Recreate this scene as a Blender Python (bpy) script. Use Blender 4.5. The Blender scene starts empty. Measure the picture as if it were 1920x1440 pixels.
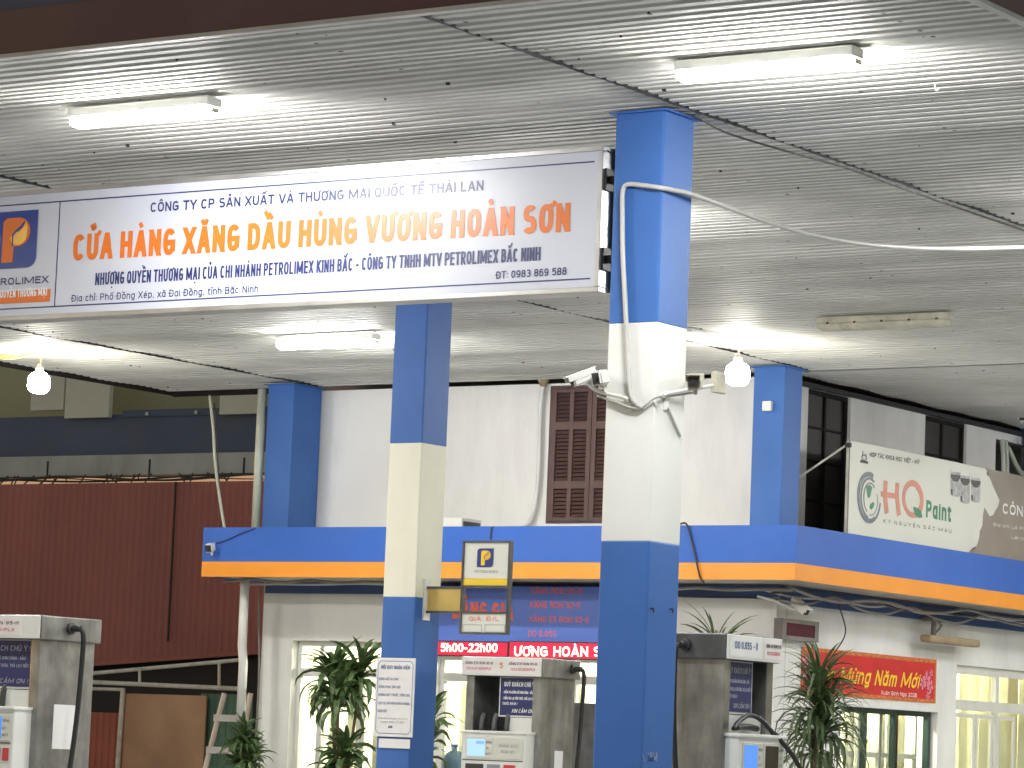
import bpy, bmesh, math, random
from mathutils import Vector, Matrix, noise
random.seed(7)
sc = bpy.context.scene
col = sc.collection
R = math.radians

# ------------------------------------------------------------------ camera
FPX = 6384.24
YAW, PITCH, ROLL = R(-33.84433), R(6.18906), R(2.2753)
CAM = Vector((0, 0, 1.6))
_f = Vector((math.sin(YAW), math.cos(YAW), 0)); _r = Vector((math.cos(YAW), -math.sin(YAW), 0)); _u = Vector((0, 0, 1))
_f2 = _f * math.cos(PITCH) + _u * math.sin(PITCH); _u2 = _u * math.cos(PITCH) - _f * math.sin(PITCH)
_r3 = _r * math.cos(ROLL) + _u2 * math.sin(ROLL); _u3 = _u2 * math.cos(ROLL) - _r * math.sin(ROLL)
cd = bpy.data.cameras.new('camera'); cam = bpy.data.objects.new('camera', cd); col.objects.link(cam)
cd.sensor_width = 36; cd.lens = FPX / 1920 * 36; cd.clip_start = 0.1; cd.clip_end = 2000
m3 = Matrix((_r3, _u3, -_f2)).transposed()
cam.matrix_world = Matrix.Translation(CAM) @ m3.to_4x4()
sc.camera = cam

def at(px, py, ax, val):
    """a measured photo point on a known real plane -> world point (metres)"""
    d = _r3 * (px - 960) - _u3 * (py - 720) + _f2 * FPX
    return CAM + d * ((val - CAM[ax]) / d[ax])

# ------------------------------------------------------------------ world: night
w = bpy.data.worlds.new('World'); sc.world = w; w.use_nodes = True
nt = w.node_tree
sky = nt.nodes.new('ShaderNodeTexSky'); sky.sky_type = 'NISHITA'; sky.sun_disc = False
sky.sun_elevation = R(2); sky.sun_rotation = R(270)
nt.links.new(sky.outputs[0], nt.nodes['Background'].inputs[0])
nt.nodes['Background'].inputs[1].default_value = 0.09
sc.view_settings.view_transform = 'Standard'; sc.view_settings.look = 'None'
sc.view_settings.gamma = 1; sc.view_settings.exposure = 1.92
sc.cycles.use_denoising = True
sc.cycles.max_bounces = 8; sc.cycles.diffuse_bounces = 5; sc.cycles.glossy_bounces = 3
sc.cycles.caustics_reflective = False; sc.cycles.caustics_refractive = False
sc.cycles.sample_clamp_indirect = 6

# ------------------------------------------------------------------ materials
def mat(name, c, rough=.6, var=.12, scale=2.0, dirt=0.0, dirtcol=(.12, .11, .09), dscale=1.2, bump=0.0, bscale=60, metal=0, coat=0, spec=.5, streak=0.0, dlo=.5):
    m = bpy.data.materials.new(name); m.use_nodes = True
    t = m.node_tree; N = t.nodes; L = t.links; p = N['Principled BSDF']
    p.inputs['Roughness'].default_value = rough; p.inputs['Metallic'].default_value = metal
    p.inputs['Coat Weight'].default_value = coat; p.inputs['Coat Roughness'].default_value = .12
    p.inputs['Specular IOR Level'].default_value = spec
    g = N.new('ShaderNodeNewGeometry')
    n1 = N.new('ShaderNodeTexNoise'); n1.inputs['Scale'].default_value = scale; n1.inputs['Detail'].default_value = 6
    L.new(g.outputs['Position'], n1.inputs['Vector'])
    mr = N.new('ShaderNodeMapRange'); mr.inputs[1].default_value = .3; mr.inputs[2].default_value = .7
    mr.inputs[3].default_value = 1 - var; mr.inputs[4].default_value = 1 + var * .5
    L.new(n1.outputs[0], mr.inputs[0])
    mx = N.new('ShaderNodeMix'); mx.data_type = 'RGBA'; mx.blend_type = 'MULTIPLY'; mx.inputs[0].default_value = 1
    mx.inputs[6].default_value = (*c, 1)
    cb = N.new('ShaderNodeCombineColor')
    for i in range(3): L.new(mr.outputs[0], cb.inputs[i])
    L.new(cb.outputs[0], mx.inputs[7])
    out = mx.outputs[2]
    if dirt > 0:
        mp = N.new('ShaderNodeMapping'); mp.inputs['Scale'].default_value = (1, 1, .25 if streak else 1)
        L.new(g.outputs['Position'], mp.inputs[0])
        n2 = N.new('ShaderNodeTexNoise'); n2.inputs['Scale'].default_value = dscale; n2.inputs['Detail'].default_value = 9; n2.inputs['Roughness'].default_value = .68
        L.new(mp.outputs[0], n2.inputs['Vector'])
        r2 = N.new('ShaderNodeMapRange'); r2.inputs[1].default_value = dlo; r2.inputs[2].default_value = .78; r2.inputs[3].default_value = 0; r2.inputs[4].default_value = dirt
        L.new(n2.outputs[0], r2.inputs[0])
        m2 = N.new('ShaderNodeMix'); m2.data_type = 'RGBA'; m2.inputs[7].default_value = (*dirtcol, 1)
        L.new(r2.outputs[0], m2.inputs[0]); L.new(out, m2.inputs[6]); out = m2.outputs[2]
    L.new(out, p.inputs['Base Color'])
    if bump:
        n3 = N.new('ShaderNodeTexNoise'); n3.inputs['Scale'].default_value = bscale; n3.inputs['Detail'].default_value = 4
        L.new(g.outputs['Position'], n3.inputs['Vector'])
        b = N.new('ShaderNodeBump'); b.inputs['Strength'].default_value = bump; b.inputs['Distance'].default_value = .01
        L.new(n3.outputs[0], b.inputs['Height']); L.new(b.outputs[0], p.inputs['Normal'])
    return m

def emat(name, c, s, base=(.8, .8, .8)):
    m = bpy.data.materials.new(name); m.use_nodes = True; p = m.node_tree.nodes['Principled BSDF']
    p.inputs['Base Color'].default_value = (*base, 1); p.inputs['Emission Color'].default_value = (*c, 1); p.inputs['Emission Strength'].default_value = s
    p.inputs['Roughness'].default_value = .4
    return m

def glass(name, tint=(1, 1, 1), rough=.03, refl=1.0):
    m = bpy.data.materials.new(name); m.use_nodes = True; t = m.node_tree; N = t.nodes; L = t.links
    N.remove(N['Principled BSDF'])
    tr = N.new('ShaderNodeBsdfTransparent'); tr.inputs[0].default_value = (*tint, 1)
    gl = N.new('ShaderNodeBsdfGlossy'); gl.inputs['Roughness'].default_value = rough
    fr = N.new('ShaderNodeFresnel'); ge = N.new('ShaderNodeNewGeometry'); ir = N.new('ShaderNodeMapRange')
    ir.inputs[3].default_value = 1.45; ir.inputs[4].default_value = 1 / 1.45      # same reflectance from either side of the pane
    L.new(ge.outputs['Backfacing'], ir.inputs[0]); L.new(ir.outputs[0], fr.inputs[0])
    mx = N.new('ShaderNodeMixShader'); L.new(fr.outputs[0], mx.inputs[0]); L.new(tr.outputs[0], mx.inputs[1]); L.new(gl.outputs[0], mx.inputs[2])
    L.new(mx.outputs[0], N['Material Output'].inputs[0])
    return m

def ceiling_mat():
    m = mat('ribbed_ceiling_paint', (.62, .615, .575), .62, .14, .9, dirt=.35, dirtcol=(.3, .28, .25), dscale=.8)
    t = m.node_tree; N = t.nodes; L = t.links; p = N['Principled BSDF']
    src = p.inputs['Base Color'].links[0].from_socket
    g = N.new('ShaderNodeNewGeometry'); s = N.new('ShaderNodeSeparateXYZ'); L.new(g.outputs['Position'], s.inputs[0])
    def math_(op, a, b=None):
        n = N.new('ShaderNodeMath'); n.operation = op
        for i, v in enumerate((a, b)):
            if v is None: continue
            if isinstance(v, (int, float)): n.inputs[i].default_value = v
            else: L.new(v, n.inputs[i])
        return n.outputs[0]
    def dots(px, py, r, prob, off):
        xs = math_('ADD', math_('DIVIDE', s.outputs[0], px), off); ys = math_('DIVIDE', s.outputs[1], py)
        cx, cy = math_('FLOOR', xs), math_('FLOOR', ys)
        cv = N.new('ShaderNodeCombineXYZ'); L.new(cx, cv.inputs[0]); L.new(cy, cv.inputs[1])
        wn = N.new('ShaderNodeTexWhiteNoise'); wn.noise_dimensions = '3D'; L.new(cv.outputs[0], wn.inputs['Vector'])
        sp = N.new('ShaderNodeSeparateColor'); L.new(wn.outputs['Color'], sp.inputs[0])
        dx = math_('MULTIPLY', math_('SUBTRACT', math_('FRACT', xs), math_('ADD', math_('MULTIPLY', sp.outputs[0], .06), .47)), px)
        dy = math_('MULTIPLY', math_('SUBTRACT', math_('FRACT', ys), math_('ADD', math_('MULTIPLY', sp.outputs[1], .6), .2)), py)
        d = math_('SQRT', math_('ADD', math_('MULTIPLY', dx, dx), math_('MULTIPLY', dy, dy)))
        return math_('MULTIPLY', math_('LESS_THAN', d, r), math_('LESS_THAN', sp.outputs[2], prob))
    a = math_('MAXIMUM', dots(1.18, .21, .017, .34, .13), dots(.83, .47, .010, .35, .4))
    # long rust / soot streaks that run along the ribs
    mp = N.new('ShaderNodeMapping'); mp.inputs['Scale'].default_value = (.35, 9, 1); L.new(g.outputs['Position'], mp.inputs[0])
    ns = N.new('ShaderNodeTexNoise'); ns.inputs['Scale'].default_value = 1; ns.inputs['Detail'].default_value = 5; L.new(mp.outputs[0], ns.inputs['Vector'])
    mr = N.new('ShaderNodeMapRange'); mr.inputs[1].default_value = .55; mr.inputs[2].default_value = .8; mr.inputs[4].default_value = .38; L.new(ns.outputs[0], mr.inputs[0])
    k = N.new('ShaderNodeMix'); k.data_type = 'RGBA'; k.inputs[7].default_value = (.2, .19, .17, 1); L.new(mr.outputs[0], k.inputs[0]); L.new(src, k.inputs[6])
    k2 = N.new('ShaderNodeMix'); k2.data_type = 'RGBA'; k2.inputs[7].default_value = (.03, .025, .02, 1); L.new(a, k2.inputs[0]); L.new(k.outputs[2], k2.inputs[6])
    L.new(k2.outputs[2], p.inputs['Base Color'])
    return m

M = dict(
    ceil=ceiling_mat(),
    blue=mat('blue_gloss_paint', (.046, .142, .43), .52, .10, 1.5, spec=.3, dirt=.10, dirtcol=(.2, .26, .4), dscale=2, streak=1, bump=.06, bscale=18),
    blue_f=mat('blue_fascia_panel', (.032, .130, .52), .50, .10, .8, spec=.35, dirt=.20, dirtcol=(.12, .18, .36), dscale=.9, dlo=.46),
    navy=mat('dark_blue_wall_paint', (.035, .08, .22), .55, .12, 1.5, dirt=.2, dirtcol=(.02, .03, .06)),
    orange=mat('orange_stripe_paint', (.86, .32, .035), .42, .08, 1.5, dirt=.12, dirtcol=(.5, .25, .08)),
    trim=mat('pale_metal_trim', (.6, .57, .55), .5, .2, 2, dirt=.4),
    white=mat('white_column_paint', (.78, .785, .765), .5, .07, 1.2, dirt=.16, dirtcol=(.55, .53, .45), dscale=2.5, streak=1, bump=.06, bscale=18),
    cream=mat('cream_column_paint', (.78, .77, .64), .5, .07, 1.2, dirt=.18, dirtcol=(.5, .48, .36), dscale=2.5, streak=1, bump=.06, bscale=18),
    wall=mat('white_plaster', (.80, .80, .785), .8, .08, .9, dirt=.45, dirtcol=(.40, .39, .37), dscale=.9, streak=1, bump=.12, bscale=30, dlo=.46),
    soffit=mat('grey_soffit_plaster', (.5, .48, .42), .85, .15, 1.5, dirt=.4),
    concrete=mat('grey_concrete', (.42, .43, .41), .9, .2, 1.2, dirt=.5, dscale=1.2, streak=1, bump=.2),
    ground=mat('forecourt_concrete', (.46, .465, .47), .8, .2, .4, dirt=.4, dscale=.5, bump=.1),
    kerb=mat('island_kerb_concrete', (.4, .4, .38), .85, .2, 2, dirt=.4),
    red=mat('maroon_corrugated_steel', (.32, .092, .082), .5, .15, .6, dirt=.35, dirtcol=(.13, .05, .045), dscale=.7, streak=1),
    redlow=mat('rust_red_sheet', (.36, .10, .06), .6, .15, 1, dirt=.3, dirtcol=(.12, .05, .03)),
    ply=mat('weathered_plywood', (.5, .30, .18), .75, .25, 1.2, dirt=.4, dirtcol=(.3, .17, .1), dscale=1.4),
    green=mat('green_corrugated_sheet', (.11, .22, .16), .5, .2, 1, dirt=.3),
    olive=mat('olive_wall_paint', (.42, .42, .28), .8, .15, .6, dirt=.3),
    palebox=mat('pale_panel_paint', (.62, .62, .55), .7, .1, 1),
    peach=emat('glowing_peach_paint', (1, .62, .36), .12, (.75, .58, .40)),  # emission in the wall stands in for light from inside the neighbour
    darkband=mat('slate_blue_panel', (.05, .085, .17), .6, .15, .7, dirt=.3),
    dark=mat('dark_interior', (.02, .02, .024), .8),
    brown=mat('brown_shutter_paint', (.105, .055, .05), .55, .18, 3, dirt=.35, dirtcol=(.05, .035, .03), dscale=4),
    darkframe=mat('dark_window_frame', (.022, .019, .018), .8, .2, spec=.1),
    black=mat('black_rubber', (.018, .018, .02), .5, .2, 8),
    blackmetal=mat('black_bracket_metal', (.03, .03, .032), .45, .2, 8),
    steel=mat('dull_stainless_steel', (.36, .36, .355), .36, .35, 5, dirt=.85, dirtcol=(.09, .085, .08), dscale=4.5, metal=.7, streak=1, dlo=.42, bump=.15, bscale=9),
    greysteel=mat('grey_painted_steel', (.11, .113, .118), .42, .4, 5, dirt=.8, dirtcol=(.04, .04, .04), dscale=5, metal=.4, streak=1, dlo=.42, bump=.12, bscale=9),
    alu=mat('aluminium_profile', (.55, .55, .55), .35, .15, 4, dirt=.3, metal=.8),
    plastic=mat('white_plastic', (.74, .74, .71), .4, .06, 4, dirt=.15, dirtcol=(.45, .43, .38), dscale=5),
    dirtyplastic=mat('yellowed_plastic', (.56, .53, .42), .5, .2, 6, dirt=.7, dirtcol=(.14, .11, .07), dscale=7),
    dustyplastic=mat('dusty_brown_plastic', (.36, .28, .17), .6, .25, 5, dirt=.5, dirtcol=(.18, .12, .07), dscale=5),
    pvc=mat('white_pvc', (.66, .67, .66), .45, .1, 3, dirt=.25, dirtcol=(.35, .35, .33)),
    greencream=mat('aged_pvc', (.5, .54, .46), .5, .12, 2, dirt=.3),
    whitetube=mat('chipped_white_steel_tube', (.6, .59, .52), .55, .2, 6, dirt=.5, dirtcol=(.16, .10, .07), dscale=8),
    cablew=mat('white_cable', (.50, .50, .48), .5, .1, 5),
    cableg=mat('grey_cable', (.22, .21, .20), .6, .2, 5),
    cabley=mat('yellow_cable', (.7, .55, .16), .5, .1, 5),
    cabled=mat('dark_cable', (.05, .045, .042), .6, .2, 5),
    signwhite=mat('white_sign_vinyl', (.53, .555, .635), .36, .03, 1, dirt=.05, dirtcol=(.45, .45, .47), spec=.42),
    paper=mat('white_paper', (.80, .79, .78), .6, .05, 6),
    paperpink=mat('pinkish_paper', (.80, .74, .74), .6, .05, 6),
    notice=mat('navy_notice_enamel', (.022, .030, .13), .4, .15, 3, dirt=.2, dirtcol=(.06, .07, .15)),
    priceblue=mat('blue_price_board_vinyl', (.10, .19, .62), .35, .08, 1),
    t_navy=mat('navy_lettering', (.024, .035, .14), .36, .02, spec=.42),
    t_orange=mat('orange_lettering', (.66, .155, .02), .36, .03, spec=.42),
    t_black=mat('black_lettering', (.03, .03, .035), .5, .02),
    t_grey=mat('grey_lettering', (.25, .26, .3), .5, .02),
    t_blue=mat('blue_lettering', (.05, .10, .32), .5, .02),
    t_red=mat('red_lettering', (.55, .05, .06), .5, .02),
    t_coral=mat('coral_lettering', (.82, .15, .08), .5, .05),
    t_white=mat('white_lettering', (.8, .8, .8), .5, .02),
    t_faint=mat('faded_white_lettering', (.36, .37, .45), .5, .1),
    t_yellow=mat('yellow_lettering', (.9, .62, .03), .45, .05),
    t_green=mat('green_lettering', (.03, .22, .12), .45, .05),
    t_salmon=mat('faded_salmon_lettering', (.66, .28, .20), .5, .1, 6),
    gold=mat('gold_drop', (.85, .50, .10), .2, .1, 8, coat=.4),
    logoblue=mat('logo_blue', (.022, .05, .26), .16, .05, coat=.5),
    mustard=mat('mustard_panel', (.55, .38, .10), .45, .15, 6, dirt=.3, dirtcol=(.3, .22, .1)),
    hqwhite=mat('weathered_white_banner', (.74, .75, .68), .55, .06, 1.5, dirt=.18, dirtcol=(.5, .49, .42), dscale=1.5),
    hqgrey=mat('faded_taupe_banner', (.30, .26, .22), .6, .15, 1.5, dirt=.3, dirtcol=(.36, .34, .26)),
    canmetal=mat('silver_print', (.45, .46, .47), .35, .4, 14),
    candark=mat('dark_print', (.05, .055, .06), .4, .2, 10),
    globegrey=mat('slate_print', (.17, .21, .24), .5, .25, 14),
    bannerred=mat('glossy_red_banner', (.62, .025, .035), .35, .15, 3, dirt=.1, dirtcol=(.75, .12, .1)),
    bannergold=mat('speckled_gold_edge', (.7, .2, .05), .5, .7, 60),
    pink=mat('pink_blossom_print', (.75, .28, .40), .5, .2, 20),
    ledred=emat('red_led_field', (1, .008, .06), .30, (.05, .005, .01)),
    ledtext=emat('lit_led_lettering', (1, .62, .42), 2.0),
    leddead=mat('unlit_maroon_led_field', (.09, .022, .03), .7, .2, 5, spec=.2),
    dustyframe=mat('dusty_grey_frame', (.2, .18, .165), .6, .2, 5, dirt=.4),
    lcd=emat('backlit_blue_lcd', (.10, .33, 1), .22, (.05, .1, .3)),
    lcdpale=emat('backlit_pale_lcd', (.45, .68, 1), .26, (.1, .2, .3)),
    lcdoff=mat('blank_dark_lcd', (.05, .045, .04), .25, .1),
    tube=emat('lit_fluorescent_diffuser', (1, .99, .965), 66),
    bulb=emat('lit_bulb_glass', (1, .95, .85), 42),
    roomlamp=emat('lit_room_tube', (1, .95, .78), 120),
    room=mat('pale_yellow_room_wall', (.78, .76, .58), .8, .06, 2),
    blind=mat('pale_vertical_blind', (.72, .72, .52), .7, .08, 3),
    pane=glass('clear_window_glass', (.95, .97, .95), .03),
    darkpane=mat('dark_window_glass', (.014, .012, .012), .6, .3, 4),
    frame=mat('white_window_frame', (.70, .70, .66), .45, .08, 3, dirt=.2, dirtcol=(.45, .44, .4)),
    greenframe=mat('dark_green_frame', (.02, .05, .04), .45, .2, 4),
    leaf=mat('dracaena_leaf', (.085, .15, .05), .42, .5, 9),
    leafd=mat('narrow_dracaena_leaf', (.085, .14, .055), .42, .5, 9),
    stem=mat('plant_cane', (.16, .12, .07), .8, .3, 12),
    pot=mat('terracotta_pot', (.25, .10, .06), .8, .2, 5),
    soil=mat('potting_soil', (.04, .03, .02), .95, .3, 20),
    jug=mat('blue_water_jug', (.10, .17, .27), .2, .1, 4),
    dimorangefascia=mat('dimmed_orange_canopy_fascia', (.11, .04, .05), .5, .15, .8, dirt=.3),  # orange stripe with the dim night light put into its colour
    dimbluefascia=mat('dimmed_blue_canopy_fascia', (.03, .045, .12), .5, .15, .8, dirt=.3),  # fascia blue, likewise darkened in its colour for the dim light
)

# ------------------------------------------------------------------ geometry helpers
class B:
    def __init__(s): s.bm = bmesh.new()
    def box(s, x0, x1, y0, y1, z0, z1, bev=0.0):
        g = bmesh.ops.create_cube(s.bm, size=1)
        for v in g['verts']:
            v.co = Vector(((x0 + x1) / 2 + v.co.x * (x1 - x0), (y0 + y1) / 2 + v.co.y * (y1 - y0), (z0 + z1) / 2 + v.co.z * (z1 - z0)))
        if bev:
            es = list({e for v in g['verts'] for e in v.link_edges})
            bmesh.ops.bevel(s.bm, geom=es, offset=bev, segments=2, affect='EDGES', profile=.5)
        return s
    def prism(s, pts, ext):
        ext = Vector(ext); pts = [Vector(p) for p in pts]
        a = [s.bm.verts.new(p) for p in pts]; b = [s.bm.verts.new(p + ext) for p in pts]
        n = len(pts)
        s.bm.faces.new(a); s.bm.faces.new(b[::-1])
        for i in range(n): s.bm.faces.new((a[i], b[i], b[(i + 1) % n], a[(i + 1) % n]))
        return s
    def tube(s, pts, r, n=8, smooth=0, r1=None):
        pts = [Vector(p) for p in pts]
        if smooth and len(pts) > 2:
            q = []
            for i in range(len(pts) - 1):
                p0 = pts[max(i - 1, 0)]; p1 = pts[i]; p2 = pts[i + 1]; p3 = pts[min(i + 2, len(pts) - 1)]
                for k in range(smooth):
                    t = k / smooth
                    q.append(.5 * ((2 * p1) + (p2 - p0) * t + (2 * p0 - 5 * p1 + 4 * p2 - p3) * t * t + (3 * p1 - p0 - 3 * p2 + p3) * t ** 3))
            q.append(pts[-1]); pts = q
        rings = []; up = None
        for i, p in enumerate(pts):
            d = (pts[min(i + 1, len(pts) - 1)] - pts[max(i - 1, 0)]).normalized()
            if up is None:
                up = Vector((0, 0, 1)) if abs(d.z) < .9 else Vector((1, 0, 0))
            a = (up - d * up.dot(d)).normalized(); up = a; b = d.cross(a)
            rr = r if r1 is None else r + (r1 - r) * i / (len(pts) - 1)
            rings.append([s.bm.verts.new(p + (a * math.cos(2 * math.pi * k / n) + b * math.sin(2 * math.pi * k / n)) * rr) for k in range(n)])
        for i in range(len(rings) - 1):
            for k in range(n): s.bm.faces.new((rings[i][k], rings[i][(k + 1) % n], rings[i + 1][(k + 1) % n], rings[i + 1][k]))
        s.bm.faces.new(rings[0][::-1]); s.bm.faces.new(rings[-1])
        return s
    def lathe(s, c, prof, n=20, axis=None):
        c = Vector(c); rings = []
        ax = Vector(axis).normalized() if axis else Vector((0, 0, 1))
        a = ax.orthogonal().normalized(); b = ax.cross(a)
        for r, z in prof:
            rings.append([s.bm.verts.new(c + ax * z + (a * math.cos(2 * math.pi * k / n) + b * math.sin(2 * math.pi * k / n)) * max(r, 1e-4)) for k in range(n)])
        for i in range(len(rings) - 1):
            for k in range(n): s.bm.faces.new((rings[i][k], rings[i][(k + 1) % n], rings[i + 1][(k + 1) % n], rings[i + 1][k]))
        s.bm.faces.new(rings[0][::-1]); s.bm.faces.new(rings[-1])
        return s
    def face(s, pts):
        s.bm.faces.new([s.bm.verts.new(Vector(p)) for p in pts]); return s
    def leaf(s, o, az, el, L, W, droop, n=6):
        p = Vector(o); prev = None; twist = random.uniform(-.5, .5)
        for i in range(n + 1):
            t = i / n
            e = el - droop * (t ** 1.2)
            d = Vector((math.cos(az) * math.cos(e), math.sin(az) * math.cos(e), math.sin(e)))
            side = Vector((-math.sin(az), math.cos(az), 0)); nrm = side.cross(d)
            side = side * math.cos(twist) + nrm * math.sin(twist); nrm = side.cross(d)
            wd = W * (math.sin(math.pi * min(.08 + t * .92, 1)) ** .7) * .5 + .001
            a = s.bm.verts.new(p + side * wd - nrm * wd * .25); m = s.bm.verts.new(p + nrm * wd * .12); b = s.bm.verts.new(p - side * wd - nrm * wd * .25)
            if prev:
                s.bm.faces.new((prev[0], prev[1], m, a)); s.bm.faces.new((prev[1], prev[2], b, m))
            prev = (a, m, b); p = p + d * (L / n)
        return s

ROOTLOC = {}
def origin(o):
    while o.parent: o = o.parent
    return ROOTLOC.get(o.name, Vector((0, 0, 0)))
def obj(name, b, m, parent=None, smooth=False, local=False, label=None):
    me = bpy.data.meshes.new(name); bm = b.bm
    bmesh.ops.recalc_face_normals(bm, faces=bm.faces)
    if parent and not local:
        L = origin(parent)
        for v in bm.verts: v.co -= L
    bm.to_mesh(me); bm.free()
    if smooth:
        for p in me.polygons: p.use_smooth = True
    me.materials.append(M[m] if isinstance(m, str) else m)
    o = bpy.data.objects.new(name, me); col.objects.link(o)
    if parent: o.parent = parent
    if label: o['label'] = label
    return o
def thing(name, label, cat, loc=(0, 0, 0), rz=0, group=None):
    o = bpy.data.objects.new(name, None); col.objects.link(o)
    o.location = loc; o.rotation_euler = (0, 0, rz); o.empty_display_size = .2
    o['label'] = label; o['category'] = cat
    if group: o['group'] = group
    ROOTLOC[o.name] = Vector(loc)
    return o
def tag(o, label, cat, group=None):
    o['label'] = label; o['category'] = cat
    if group: o['group'] = group
    return o
def struct(name, b, m):
    o = obj(name, b, m); o['kind'] = 'structure'; return o

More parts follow.
